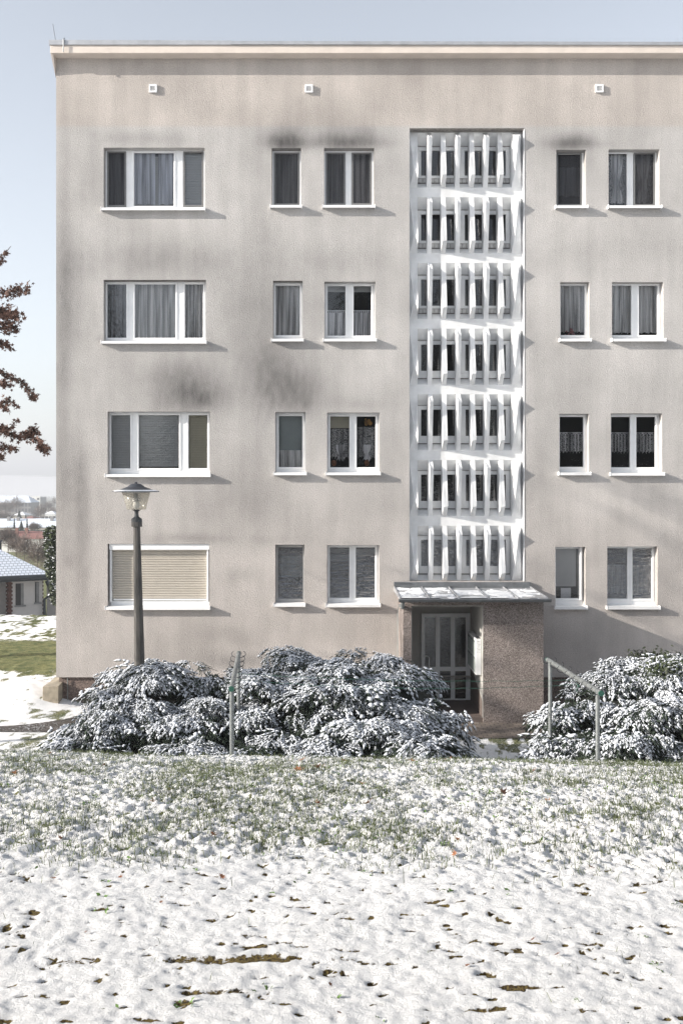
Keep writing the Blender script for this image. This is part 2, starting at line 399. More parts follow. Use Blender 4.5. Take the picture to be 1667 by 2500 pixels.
h = h+near*(sstep(.35, .6, snow)-.8)*.009
GZ = GZ+h+lawn_h*(GY > 19.5)+.5*(fbm(GX*7, GY*7, 3)-.5)*.14*((GY > 12)&(GY < 17.2))-.03*((GY > 12)&(GY < 17.2))
# keep ground below path and building
V = np.stack([GX.ravel(), GY.ravel(), GZ.ravel()], 1)
idx = np.arange(nx*ny).reshape(ny, nx)
F = np.stack([idx[:-1, :-1].ravel(), idx[:-1, 1:].ravel(), idx[1:, 1:].ravel(), idx[1:, :-1].ravel()], 1)
ground = fast('ground', V, F, M['ground'], smooth=True); tag(ground, 'snow dusted lawn and terrain running out to the far hills', 'ground', kind='structure')
def set_attr(o, name, arr):
    a = o.data.attributes.new(name, 'FLOAT', 'POINT'); a.data.foreach_set('value', np.asarray(arr, dtype=np.float32).ravel())
set_attr(ground, 'snow', snow); set_attr(ground, 'moss', np.where(near > 0, 1-grassz, 0))

# paved path along the facade
def strip(name, pts0, pts1, n, z, snowf, label, mt='pavers'):
    V = []; S = []
    K = 14
    for i in range(n+1):
        t = i/n
        x = pts0[0][0]+(pts0[1][0]-pts0[0][0])*t
        ya = pts0[0][1]+(pts0[1][1]-pts0[0][1])*t; yb = pts1[0][1]+(pts1[1][1]-pts1[0][1])*t
        for k in range(K+1):
            y = ya+(yb-ya)*k/K; V.append((x, y, z)); S.append(snowf(x, y))
    F = [(i*(K+1)+k, (i+1)*(K+1)+k, (i+1)*(K+1)+k+1, i*(K+1)+k+1) for i in range(n) for k in range(K)]
    o = fast(name, V, F, M[mt]); tag(o, label, 'path', kind='structure'); set_attr(o, 'snow', S); return o
strip('path', [(-14, 18.05), (1.2, 17.75)], [(-14, 19.45), (1.2, 18.85)], 90, .014, lambda x, y: .37+.03*math.sin(x*3), 'dark paved path with scattered snow beside the left corner', 'shaded_pavers')
strip('path', [(1.204, 17.45), (11, 17.45)], [(1.204, 18.60), (11, 18.60)], 60, .014, lambda x, y: .1, 'bare block paving in front of the entrance')

# ================================================================ BUILDING
B = empty('apartment_building', (0, 20, 0))
tag(B, 'four storey stuccoed concrete apartment block with sooty grey facade and entrance porch', 'building')
K_ = 1667/1568.0
def DX(dx, Y=20.0): return X_(dx*K_, Y)
def DZ(dy, Y=20.0): return Z_(dy*K_, Y)
XL = X_(137.0); XR = 12.0; ZT = 13.72; ZB = Z_(1654)
FR = 20.18                                              # plane of the window frames
WIN = {
 'L1': (238, 338, 470, 480), 'L2': (238, 642, 473, 785), 'L3': (247, 945, 482, 1090), 'L4': (247, 1249, 481, 1394),
 'M1': (624, 339, 691, 474), 'M2': (627, 644, 695, 780), 'M3': (632, 946, 702, 1086), 'M4': (632, 1251, 699, 1387),
 'D1': (744, 339, 859, 474), 'D2': (745, 646, 862, 780), 'D3': (751, 947, 871, 1086), 'D4': (751, 1252, 871, 1388),
 'R1': (1277, 343, 1345, 475), 'R2': (1286, 647, 1353, 780), 'R3': (1284, 950, 1352, 1086), 'R4': (1275, 1256, 1344, 1393),
 'E1': (1397, 342, 1514, 475), 'E2': (1405, 647, 1523, 780), 'E3': (1402, 949, 1520, 1087), 'E4': (1394, 1255, 1510, 1393)}
STAIR = (DX(940), DX(1204), DZ(1335), DZ(293))
holes = {k: (DX(a), DX(c), DZ(d), DZ(b_)) for k, (a, b_, c, d) in WIN.items()}
allh = list(holes.values())+[STAIR]
PORCH_HOLE = (1.62, 3.04, ZB-1, 2.34)
allh.append(PORCH_HOLE)
gx = sorted(set([XL, XR]+[v for h_ in allh for v in h_[:2]]+[float(v) for v in np.arange(XL+.07, XR, .07)]))
gzv = sorted(set([ZB, ZT]+[v for h_ in allh for v in h_[2:] if ZB < v < ZT]+[float(v) for v in np.arange(ZB+.07, ZT, .07)]))
def uniq(a):
    keep = set(round(v, 6) for h_ in allh for v in h_)|{round(XL, 6), round(XR, 6), round(ZB, 6), round(ZT, 6)}
    out = []
    for v in a:
        if out and v-out[-1] < .012:
            if round(v, 6) in keep and round(out[-1], 6) not in keep: out[-1] = v
            elif round(v, 6) in keep: out.append(v)
            continue
        out.append(v)
    return out
gx = uniq(gx); gzv = uniq(gzv)
WX, WZ = np.meshgrid(np.array(gx), np.array(gzv)); wn_ = len(gx)
V = np.stack([WX.ravel(), np.full(WX.size, 20.0), WZ.ravel()], 1)
F = []
for j in range(len(gzv)-1):
    zc = (gzv[j]+gzv[j+1])/2
    for i in range(len(gx)-1):
        xc = (gx[i]+gx[i+1])/2
        if any(a < xc < b_ and c < zc < d for a, b_, c, d in allh): continue
        a = j*wn_+i; F.append((a, a+1, a+1+wn_, a+wn_))
nv = len(V); extra = []
for (a, b_, c, d) in allh:
    dep = 20.32 if (a, b_, c, d) != STAIR else 20.50
    for q in (((a, 20, c), (a, 20, d), (a, dep, d), (a, dep, c)), ((b_, 20, c), (b_, dep, c), (b_, dep, d), (b_, 20, d)),
              ((a, 20, d), (b_, 20, d), (b_, dep, d), (a, dep, d)), ((a, 20, c), (a, dep, c), (b_, dep, c), (b_, 20, c))):
        if q[0][2] < ZB-.5 and q[2][2] < ZB-.5: continue
        n0 = nv+len(extra); extra += list(q); F.append((n0, n0+1, n0+2, n0+3))
# left, right, back walls
for q in (((XL, 20, ZB), (XL, 20, ZT), (XL, 31, ZT), (XL, 31, ZB)), ((XR, 20, ZB), (XR, 31, ZB), (XR, 31, ZT), (XR, 20, ZT)),
          ((XL, 31, ZB), (XL, 31, ZT), (XR, 31, ZT), (XR, 31, ZB)), ((XL, 20, ZB), (XL, 20.3, ZB), (XR, 20.3, ZB), (XR, 20, ZB))):
    n0 = nv+len(extra); extra += list(q); F.append((n0, n0+1, n0+2, n0+3))
V = np.concatenate([V, np.array(extra)])
wall = fast('wall', V, F, M['stucco'], B)
DXs = (V[:, 0]/20*FPX+PX0)/K_; DYs = ((EYE-V[:, 2])/20*FPX+PY0)/K_
soot = [(655,329,28,11,1.7),(655,312,30,16,.45),(655,300,34,30,.28),(800,328,48,9,1.1),(815,312,44,16,.45),(760,318,20,10,.3),(800,270,70,45,.26),(1313,330,30,9,1.0),(1313,318,32,12,.35),(345,318,60,13,.26),(270,318,25,12,.16),
 (430,885,62,38,.50),(450,912,45,20,.7),(474,918,10,12,.35),(395,870,40,30,.25),(668,897,42,36,.85),(620,860,46,50,.42),(612,800,20,60,.16),(700,925,10,15,.35),
 (350,590,110,24,.16),(450,610,60,20,.12),(200,610,50,35,.14),(160,600,25,50,.2),(150,1000,22,230,.22),(190,1190,9,110,.24),(195,1250,10,80,.20),(178,1120,8,60,.25),(145,850,14,300,.22),
 (500,620,200,70,.13),(560,850,140,120,.14),(590,700,60,60,.14),(820,927,40,9,.20),(550,1325,40,14,.22),(520,1455,40,12,.20),(560,1475,30,10,.15),(180,1350,12,50,.18),(160,1290,15,12,.2),(560,1150,130,60,.10),
 (540,1520,62,14,.42),(700,1190,150,40,.08),(720,600,60,20,.14),(840,600,40,22,.16),(420,1235,60,8,.28),(480,1240,30,6,.2),(1240,1130,26,40,.14),(1225,1320,12,60,.14),(1500,900,60,30,.10),(1240,850,30,60,.08),(640,1240,50,8,.16),(1330,330,70,8,.1),(210,380,12,60,.12),(860,420,14,80,.08),(900,1000,30,120,.08),(590,480,20,120,.08),(590,1000,30,120,.12),(150,560,14,200,.2),(233,780,7,8,.35)]
st = np.zeros(len(V))
wv_ = .6+.8*fbm(V[:, 0]*1.7, V[:, 2]*.9+7, 4, .6)
xx = DXs+14*(fbm(V[:, 0]*1.1, V[:, 2]*1.1, 3)-.5); yyv = DYs+14*(fbm(V[:, 0]*1.3+9, V[:, 2]*1.3, 3)-.5)
for (cx, cy, sx, sy, a) in soot:
    sharp = np.exp(-((xx-cx)/sx)**2/2-((yyv-cy)/sy)**2/2); st = st+a*sharp
st = 1-np.exp(-st*(.6+.4*wv_)*1.15)
st = np.where(V[:, 2] > DZ(291), st*.8, st)
set_attr(wall, 'stain', st+.02)
bandz = DZ(291.5)
set_attr(wall, 'band', (V[:, 2] > bandz).astype(float)); set_attr(wall, 'low', sstep(7.5, 1.5, V[:, 2])*1.0 if False else 1-sstep(1.2, 7.0, V[:, 2]))
# plinth and floor, near-black sheet in place of the unlit rooms
m = MB(); m.box(XL+.05, 1.50, 20.06, 20.30, -.3, ZB-.002); m.box(4.20, XR-.03, 20.06, 20.30, -.3, ZB-.002); m.box(XL+.05, XL+.35, 20.302, 31, -.3, ZB-.002)
m.build('plinth', M['plinth'], B)
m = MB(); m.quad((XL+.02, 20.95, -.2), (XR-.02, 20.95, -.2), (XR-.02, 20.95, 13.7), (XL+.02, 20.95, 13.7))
m.build('unlit_room_sheet', M['room'], B)
# roof slab, fascia, coping, corbel, spikes
m = MB(); m.box(XL-.05, XR+.05, 19.74, 31.2, 13.70, 13.862); m.build('fascia', M['peach'], B, bevel=.006)
m = MB()
xa, xm, xb = XL-.07, DX(535), XR+.07
for x0, x1, z0a, z0b, z1a, z1b, yf in ((xa, xm, 13.864, 13.864, 13.965, 13.95, 19.715), (xm-.03, xb, 13.868, 13.85, 13.938, 13.80+.11, 19.708)):
    m.add([(x0, yf, z0a), (x1, yf, z0b), (x1, 31.25, z0b), (x0, 31.25, z0a), (x0, yf, z1a), (x1, yf, z1b), (x1, 31.25, z1b), (x0, 31.25, z1a)],
          [(0, 3, 2, 1), (4, 5, 6, 7), (0, 1, 5, 4), (1, 2, 6, 5), (2, 3, 7, 6), (3, 0, 4, 7)])
m.build('roof_coping', M['zinc'], B)
m = MB(); m.add([(XL-.052, 19.78, 13.698), (XL-.002, 19.78, 13.698), (XL-.002, 20.3, 13.3), (XL-.052, 20.3, 13.698), (XL-.002, 20.3, 13.698), (XL-.012, 20.02, 13.3)],
                [(0, 1, 5), (0, 5, 3), (1, 4, 2, 5), (3, 5, 2), (0, 3, 4, 1)])
m.build('eave_corbel', M['peach'], B)
m = MB()
for i in range(230):
    x = XL+.1+i*(XR-XL-.3)/230+random.uniform(-.02, .02)
    for dx in (-.012, .012): m.tube([(x, 19.8, 13.92), (x+dx, 19.79+random.uniform(-.02, .02), 14.03+random.uniform(0, .04))], .0011, 3, caps=False)
o = m.build('bird_spikes', M['zinc'], B); o['kind'] = 'stuff'
m = MB(); m.tube([at(136, 100, 19.9), at(129, 57, 19.9)], .006, 5); m.tube([at(155, 125, 19.70), at(155, 95, 19.70), at(157, 92, 19.8)], .012, 6); m.tube([at(155, 98, 19.70), at(240, 100, 20.3)], .006, 5)
m.build('lightning_rod', M['dark_zinc'], B)
for (vx, vy) in ((374, 216), (754, 216.5), (1462, 216)):
    x, _, z = at(vx, vy, 20)
    m = MB(); s = .083; y0 = 19.955
    m.box(x-s, x+s, y0+.02, 19.998, z-s, z+s)
    for a in ((x-s, x-s+.03, z-s, z+s), (x+s-.03, x+s, z-s, z+s), (x-s+.03, x+s-.03, z+s-.035, z+s), (x-s+.03, x+s-.03, z-s, z-s+.03)): m.box(a[0], a[1], y0, y0+.02, a[2], a[3])
    f = m.build('ventilation_grille', M['white'], B)
    m = MB()
    for k in range(5):
        zz = z-s+.042+k*.022; m.prism([(y0+.004, zz-.004), (y0+.006, zz-.001), (y0+.018, zz+.012), (y0+.018, zz+.008)], x-s+.032, x+s-.032)
    m.build('louvre', M['strip'], f)
# ---- windows
def ring(m, x0, x1, z0, z1, wd, y0, y1):
    m.box(x0, x0+wd, y0, y1, z0, z1); m.box(x1-wd, x1, y0, y1, z0, z1)
    m.box(x0+wd, x1-wd, y0, y1, z1-wd, z1); m.box(x0+wd, x1-wd, y0, y1, z0, z0+wd)
def plate(m, x0, x1, z0, z1, hs, y0, y1):
    """flat frame board with rectangular openings side by side"""
    hs = sorted(hs); x = x0
    for (a, b_, c, d) in hs:
        m.box(x, a, y0, y1, z0, z1); m.box(a, b_, y0, y1, z0, c); m.box(a, b_, y0, y1, d, z1); x = b_
    m.box(x, x1, y0, y1, z0, z1)
def pleats(name, x0, x1, z0, z1, Y, mat_, parent, amp=.018, per=.07, scallop=0, seed=0, gather=0, nz=10):
    r = np.random.RandomState(seed+int(abs(x0*100))); n = max(12, int((x1-x0)/.007)); u = np.linspace(0, 1, n)
    X = x0+(x1-x0)*u; ph = np.cumsum(r.uniform(.5, 1.6, n))*(2*math.pi*.007/per/1.7)
    am = amp*2.4*(.3+r.rand(n)*1.2); am = np.convolve(am, np.ones(5)/5, 'same')
    t = np.linspace(0, 1, nz)[:, None]
    bot = z0+(scallop*np.abs(np.sin(u*math.pi*(x1-x0)/.07)) if scallop else 0)+0*u
    Zs = z1+(bot-z1)*t
    Ys = Y+np.sin(ph+t*.6)*am*(.35+.65*t)
    Xs = X+np.zeros_like(t)
    if gather: Xs = Xs+(np.mean([x0, x1])-Xs)*gather*np.exp(-((t-.62)/.22)**2)
    V = np.stack([Xs, Ys, Zs], 2).reshape(-1, 3); i = np.arange(n*nz).reshape(nz, n)
    F = np.stack([i[:-1, :-1].ravel(), i[:-1, 1:].ravel(), i[1:, 1:].ravel(), i[1:, :-1].ravel()], 1)
    return fast(name, V, F, mat_, parent, smooth=True)
def slats(name, x0, x1, z0, z1, Y, per, dep, mat_, parent):
    n = int((z1-z0)/per); m = MB()
    for k in range(n):
        z = z0+k*per; m.add([(x0, Y-dep, z), (x1, Y-dep, z), (x1, Y, z+per*.96), (x0, Y, z+per*.96), (x0, Y-dep*.9, z-per*.1), (x1, Y-dep*.9, z-per*.1)], [(0, 1, 2, 3), (4, 5, 1, 0)])
    return m.build(name, mat_, parent)
PANES = {
 'L1': [(246,347,290,474),(308,350,399,472),(421,347,467,474)], 'L2': [(246,652,290,775),(310,652,403,775),(425,652,466,775)],
 'L3': [(255,953,299,1075),(319,953,411,1075),(433,953,476,1075)], 'L4': [(252,1257,476,1380)],
 'M1': [(629,350,687,470)], 'M2': [(633,655,688,769)], 'M3': [(640,955,694,1072)], 'M4': [(638,1257,695,1375)],
 'D1': [(748,350,793,470),(807,350,853,470)], 'D2': [(752,656,793,770),(812,656,852,770)], 'D3': [(758,956,802,1073),(819,956,862,1073)], 'D4': [(757,1257,802,1373),(817,1257,861,1373)],
 'R1': [(1277,350,1335,472)], 'R2': [(1287,655,1342,769)], 'R3': [(1285,957,1339,1072)], 'R4': [(1276,1260,1329,1374)],
 'E1': [(1397,350,1439,472),(1454,350,1503,472)], 'E2': [(1405,655,1449,769),(1467,655,1509,769)], 'E3': [(1403,957,1446,1073),(1461,957,1504,1073)], 'E4': [(1394,1259,1440,1375),(1452,1259,1496,1375)]}
FLOORN = {'1': 'on the top floor', '2': 'on the third floor', '3': 'on the second floor', '4': 'on the ground floor'}
LAB = {'L1': 'three pane window with dark insect screen and blue white net curtains', 'L2': 'three pane window with grey pleated curtains', 'L3': 'three pane window with drawn venetian blinds', 'L4': 'wide window behind a closed beige roller shutter',
 'M1': 'narrow window with dark screen', 'M2': 'narrow window with pale pleated curtain', 'M3': 'narrow window with grey pane and short lace', 'M4': 'narrow window with dark frame and rippled glass',
 'D1': 'double window with dark net curtains', 'D2': 'double window with white cafe curtains', 'D3': 'double window with scalloped lace and leaf decoration', 'D4': 'double window with rippled reflective glass',
 'R1': 'narrow window with dark screen right of the stairwell', 'R2': 'narrow window with pleated curtain and pink flowers', 'R3': 'narrow window with lace cafe curtain', 'R4': 'narrow tilted window with grey roller blind',
 'E1': 'double window with tied white lace curtain', 'E2': 'double window with two pleated curtains', 'E3': 'double window with two lace cafe curtains', 'E4': 'double window with rippled glass over a net curtain'}
def px2(pr, Y=FR):                                       # pane rectangle in the plane of the frame
    return DX(pr[0], Y), DX(pr[2], Y), DZ(pr[3], Y), DZ(pr[1], Y)
for key in WIN:
    a, b_, c, d = holes[key]; ps = [px2(p) for p in PANES[key]]
    if key[0] in 'RE': ps = [(max(p[0], a+.045), p[1], p[2], p[3]) for p in ps]
    else: ps = [(max(p[0], a+.035), min(p[1], b_-.035), p[2], p[3]) for p in ps]
    fm = M['greyframe'] if key == 'M4' else M['white']
    m = MB(); plate(m, a-.01, b_+.01, c-.01, d+.01, ps, FR, FR+.06)
    for p in ps:
        if key != 'L4': ring(m, max(p[0]-.042, a+.002), min(p[1]+.042, b_-.002), p[2]-.045, min(p[3]+.042, d-.004), .032, FR-.014, FR-.001)
    W = m.build('window', fm, B, bevel=.003); W['label'] = LAB[key]+' '+FLOORN[key[1]]
    m = MB(); sx0, sx1 = a-.035, b_+.022
    z1 = c+.012; m.prism([(19.885, z1-.060), (19.885, z1-.008), (FR-.004, z1+.006), (FR-.004, z1-.004), (19.90, z1-.020), (19.90, z1-.060)], sx0+.012, sx1-.012)
    m.box(sx0, sx0+.011, 19.88, 20.0-.002, z1-.064, z1+.012); m.box(sx1-.011, sx1, 19.88, 20.0-.002, z1-.064, z1+.012)
    m.build('sill', M['sill'], W)
    m = MB(); m.box(a+.002, b_-.002, 20.002+.01, FR-.016, d-.006, d-.002); m.build('lintel_joint', M['grime'], W) if key in ('L2', 'M2') else None
    if key == 'L4':
        x0, x1, z0, z1 = a+.075, b_-.07, DZ(1377), DZ(1263)
        m = MB(); n = 29; per = (z1-z0)/n
        for k in range(n):
            z = z0+k*per
            prof = [(FR-.025, z), (FR-.045, z+per*.18), (FR-.050, z+per*.5), (FR-.045, z+per*.78), (FR-.026, z+per*.93), (FR-.026, z+per)]
            for i in range(5): m.quad((x0, *prof[i]), (x1, *prof[i]), (x1, *prof[i+1]), (x0, *prof[i+1]))
        s_ = m.build('roller_shutter', M['shutter'], W)
        m = MB(); m.box(a+.03, b_-.01, 20.03, FR-.002, z1+.002, d-.004); m.build('shutter_box', M['white'], W)
        m = MB(); m.box(a+.035, a+.072, 20.06, FR-.002, c+.1, z1); m.box(b_-.067, b_-.03, 20.06, FR-.002, c+.1, z1); m.box(x0+.02, x1-.01, FR-.05, FR-.028, z0-.035, z0-.002)
        m.box(a+.035, b_-.03, FR-.028, FR-.003, c+.012, z0-.050)
        m.build('guide_rail', M['white'], W)
        m = MB(); m.box(x0, x1, FR-.0275, FR-.018, z0-.05, z0-.036); m.build('shutter_gap', M['grime'], W)
    for i, p in enumerate(ps):
        x0, x1, z0, z1 = p; gm = M['glass']
        if key in ('M4', 'D4', 'E4'): gm = M['glassw']
        if key == 'R4': gm = M['glass']
        if key != 'L4':
            m = MB(); yg = FR+.022; m.quad((x0, yg, z0), (x1, yg, z0), (x1, yg, z1), (x0, yg, z1)); m.build('pane', gm, W)
        yc = FR+.13; sd = i*7+hash(key) % 1 + ord(key[0])+ord(key[1])*3
        w_ = x1-x0; hh = z1-z0
        e = .03
        if key == 'L1':
            if i == 0: pleats('curtain', x0-e, x1+e, z0+.03, z1+e, yc, M['netd'], W, .012, .09, .01, sd)
            if i == 1:
                pleats('curtain', x0-e, x0+w_*.50, z0+.06, z1+e, yc, M['netb'], W, .025, .12, .012, sd)
                pleats('curtain', x0+w_*.58, x1+e, z0+.06, z1+e, yc, M['netb'], W, .022, .10, .012, sd+3)
                slats('blind', x0-e, x1+e, z0+.05, z1+e, yc+.09, .045, .012, M['blind'], W)
            if i == 2: slats('blind', x0-e, x1+e, z0, z1+e, yc-.02, .052, .016, M['blind'], W)
        if key in ('L1', 'M1', 'R1', 'E1', 'D1') and (i != 1 or key in 'E1' or key == 'D1'):
            if not (key == 'E1' and i == 0) and not (key == 'D1' and False):
                m = MB(); ring(m, x0+.002, x1-.002, z0+.002, z1-.002, .030, FR-.018, FR+.01); S_ = m.build('screen_frame', M['sframe'], W)
                if not (key == 'L1' and i == 2):
                    m = MB(); m.quad((x0+.03, FR-.004, z0+.03), (x1-.03, FR-.004, z0+.03), (x1-.03, FR-.004, z1-.03), (x0+.03, FR-.004, z1-.03)); m.build('insect_screen', M['screen'], W)
        if key == 'L2':
            if i == 1: pleats('curtain', x0-e, x1+e, z0-.02, z1+e, yc, M['net'], W, .03, .10, 0, sd)
            elif i == 0: pleats('curtain', x0-e, x1+e, z0-.02, z1+e, yc+.04, M['netd'], W, .02, .10, 0, sd)
            else: pleats('curtain', x0-e, x1-.02, z0-.02, z1+e, yc, M['net'], W, .03, .09, 0, sd)
        if key == 'L3':
            slats('blind', x0-e, x1+e, z0+(.04 if i == 1 else 0), z1+e, yc-.03, .052, .016, M['blindy'] if i == 2 else M['blind'], W)
        if key == 'M1': pleats('curtain', x0-e, x1+e, z0+.01, z1+e, yc, M['net'], W, .018, .08, 0, sd)
        if key == 'M2': pleats('curtain', x0-e, x1+e, z0-.01, z1+e, yc, M['net'], W, .02, .09, 0, sd)
        if key == 'M3':
            m = MB(); m.box(x0-e, x1+e, yc+.03, yc+.04, z0+.28, z1+e); m.build('blind', M['board'], W)
            pleats('curtain', x0-e, x1+e, z0+.01, z0+.36, yc-.02, M['net'], W, .018, .05, 0, sd)
        if key == 'M4':
            m = MB(); m.box(x0+.06, x1+.02, yc+.03, yc+.035, z0+.45, z1-.2); m.build('blind', M['board'], W)
        if key == 'D1': pleats('curtain', x0-e, x1+e, z0-.01, z1+e, yc, M['net'], W, .02, .08, .01, sd)
        if key == 'D2':
            pleats('curtain', x0-e, x1+e, z0+.01, z0+hh*.48, yc, M['white_cloth'], W, .022, .075, 0, sd)
            m = MB()
            for k in range(9): m.box(x0+.02+k*w_/9, x0+.035+k*w_/9+.008, yc, yc+.004, z0+hh*.48, z0+hh*.48+.045)
            m.tube([(x0-e, yc, z0+hh*.48+.05), (x1+e, yc, z0+hh*.48+.05)], .007, 6); m.build('curtain_rod', M['white'], W)
            m = MB(); m.box(x0-e, x1+e, yc+.02, yc+.03, z1-.10, z1+e); m.build('blind', M['blind'], W)
        if key == 'D3':
            pleats('curtain', x0-e, x1+e, z0+.18, z0+hh*(.76 if i == 0 else .80), yc, M['lace'], W, .010, .12, .05, sd, .0)
            pleats('curtain', x0+w_*.32, x0+w_*.78, z0+.12, z0+hh*.45, yc-.015, M['white_cloth'], W, .02, .05, .06, sd, .55)
            if i == 0: slats('blind', x0-e, x1+e, z0+hh*.78, z1+e, yc+.02, .04, .012, M['blindy'], W)
            else:
                m = MB()
                for q in range(7):
                    cx, cz = x0+w_*random.uniform(.3, .75), z1-.10+random.uniform(-.07, .06); rr = random.uniform(.025, .05)
                    m.add([(cx+rr*math.cos(t*1.05), yc-.03, cz+rr*math.sin(t*1.05)) for t in range(6)], [(0, 1, 2, 3, 4, 5)])
                m.build('leaf_decoration', M['orange'], W)
            m = MB(); m.lathe([(.02, -.06), (.05, -.03), (.06, .03), (.035, .07)], (x0+w_*(.2 if i == 0 else .55), yc-.02, z0+.09), 8); m.build('flower_pot', M['leafr'], W)
        if key == 'D4':
            m = MB()
            for q in ((.05, .19),) if i else ((.04, .12), (.17, .29)): m.box(x0-.01, x1+.01, yc+.01, yc+.015, z1-q[1], z1-q[0])
            m.build('blind', M['blind'], W)
        if key == 'R1': pleats('curtain', x0-e, x1+e, z0+.25, z1-.25, yc+.05, M['netd'], W, .014, .15, .02, sd)
        if key == 'R2':
            pleats('curtain', x0-e, x1+e, z0+.07, z1+e, yc, M['net'], W, .02, .075, .02, sd)
            m = MB()
            for q in range(16):
                cx, cz = x0+w_*.45+random.gauss(0, .05), z0+.07+random.gauss(0, .04); rr = .022
                m.lathe([(.004, -rr), (rr, -.006), (rr, .008), (.004, rr)], (cx, yc-.04+random.uniform(-.02, .02), cz), 6)
            m.build('flowers', M['pink'], W)
        if key in ('R3', 'E3'):
            n = 7 if key == 'R3' else 6
            zt, zb = z0+hh*.69, z0+hh*.27
            for q in range(1):
                pleats('curtain', x0-e, x1+e, zb, zt, yc, M['lace'], W, .006, .10, .05, sd)
            m = MB()
            for k in range(n+1):
                xq = x0+(w_)*k/n; m.box(xq-.006, xq+.006, yc-.012, yc-.010, zb+.05, zt-.03)
                if k < n: m.add([(xq, yc-.012, zt-.04), (xq+w_/n/2, yc-.012, zt), (xq+w_/n, yc-.012, zt-.04), (xq+w_/n/2, yc-.012, zt-.015)], [(0, 1, 3), (1, 2, 3)])
            m.box(x0-e, x1+e, yc-.012, yc-.010, zt-.004, zt+.008); m.build('lace_edging', M['white_cloth'], W)
        if key == 'R4':
            m = MB(); m.box(x0-e, x1-.03, yc, yc+.004, z0+.24, z1+e); m.build('blind', M['blind'], W)
            m = MB(); m.box(x0+.15, x0+.36, yc+.03, yc+.06, z0-.02, z0+.20); m.build('window_box', M['white'], W)
            m = MB(); m.box(x1+.004, x1+.034, FR-.10, FR-.015, z0-.03, z1+.03); m.build('tilted_sash_edge', M['white'], W)
        if key == 'E1':
            pleats('curtain', x0-e, x1+e, z0-.01+.07, z1+e, yc, M['lace'], W, .012, .12, .04, sd)
            pleats('curtain', x0+w_*.22, x0+w_*.85, z0+.08, z1+e, yc-.02, M['white_cloth'] if i == 0 else M['net'], W, .03, .10, .03, sd, .6)
        if key == 'E2': pleats('curtain', x0-e, x1+e, z0+.055, z1+e, yc, M['net'], W, .024, .075, .02, sd)
        if key == 'E4': pleats('curtain', x0-e, x1+e, z0+.09, z0+hh*.66, yc, M['net'], W, .018, .065, .02, sd)

# ---- stairwell screen: seven rows of folded concrete fins
SX0, SX1, SZ0, SZ1 = STAIR
PY = 20.19                                            # front plane of the screen, recessed behind the facade
zs_ = lambda q: Z_(q/3.36+280)
rows = []
for r_ in range(7):
    top = 120+(r_*544.6 if r_ else 0)-(0 if r_ == 0 else 13)
    bot = 572+r_*544.6
    rows.append((zs_(top), zs_(bot)))
xq = lambda q: X_(q/3.36+950)
xoff = lambda r_: r_*.006
bay_l, bay_r = xq(240), xq(1018)
finx = [(315, 352), (430, 469), (548, 585), (665, 703), (780, 820), (898, 937)]
m = MB()
m.box(SX0, SX1, PY, PY+.03, rows[0][0], SZ1)
prev = None
BK = PY+.20
for r_, (zt, zb) in enumerate(rows):
    nz0 = rows[r_+1][0] if r_ < 6 else SZ0
    m.box(SX0, SX1, PY, PY+.03, nz0, zb)                # band below the row
    m.box(SX0, bay_l, PY, PY+.03, zb, zt); m.box(bay_r, SX1, PY, PY+.03, zb, zt)
    m.box(bay_l-.03, bay_l, PY+.031, BK, zb-.02, zt+.02); m.box(bay_r, bay_r+.03, PY+.031, BK, zb-.02, zt+.02)
    # splayed soffit and splayed sill inside each row
    s1 = .225; s2 = .28
    m.quad((bay_l, PY+.005, zt), (bay_l, BK, zt-s1), (bay_r, BK, zt-s1), (bay_r, PY+.005, zt))
    m.quad((bay_l, PY+.005, zb), (bay_r, PY+.005, zb), (bay_r, BK, zb+s2*.55), (bay_l, BK, zb+s2*.55))
scr = m.build('stairwell_screen', M['concrete_white'], B)
def fin(x0, x1, zt, zb, up, p=.175, wedge=None):
    """one fin: its nose folds out to a point near the top (up) or near the foot"""
    hh = zt-zb; k = .14 if up else .84; za = zt-hh*k
    e = .0012
    prof = [(PY-e, zt), (PY-p, za), (PY-e, zb)]
    m = MB(); wd = x1-x0
    tilt = .012 if up else -.004
    V = [(x0, PY-e, zt-.001), (x1, PY-e, zt-.001), (x0+tilt+.004, PY-p, za), (x1-.003, PY-p*.93, za-.02 if up else za+.02), (x0, PY-e, zb+.001), (x1, PY-e, zb+.001),
         (x0, BK-.002, zt-.03), (x1, BK-.002, zt-.03), (x0, BK-.002, zb+.03), (x1, BK-.002, zb+.03), (x0, PY+.02, zt-.001), (x1, PY+.02, zt-.001), (x0, PY+.02, zb+.001), (x1, PY+.02, zb+.001)]
    F = [(0, 2, 3, 1), (2, 4, 5, 3), (0, 10, 12, 4, 2), (1, 3, 5, 13, 11), (10, 6, 8, 12), (11, 13, 9, 7), (0, 1, 11, 10), (10, 11, 7, 6), (4, 12, 13, 5), (12, 8, 9, 13)]
    m.add(V, F); return m.build('fin', M['concrete_white'], scr)
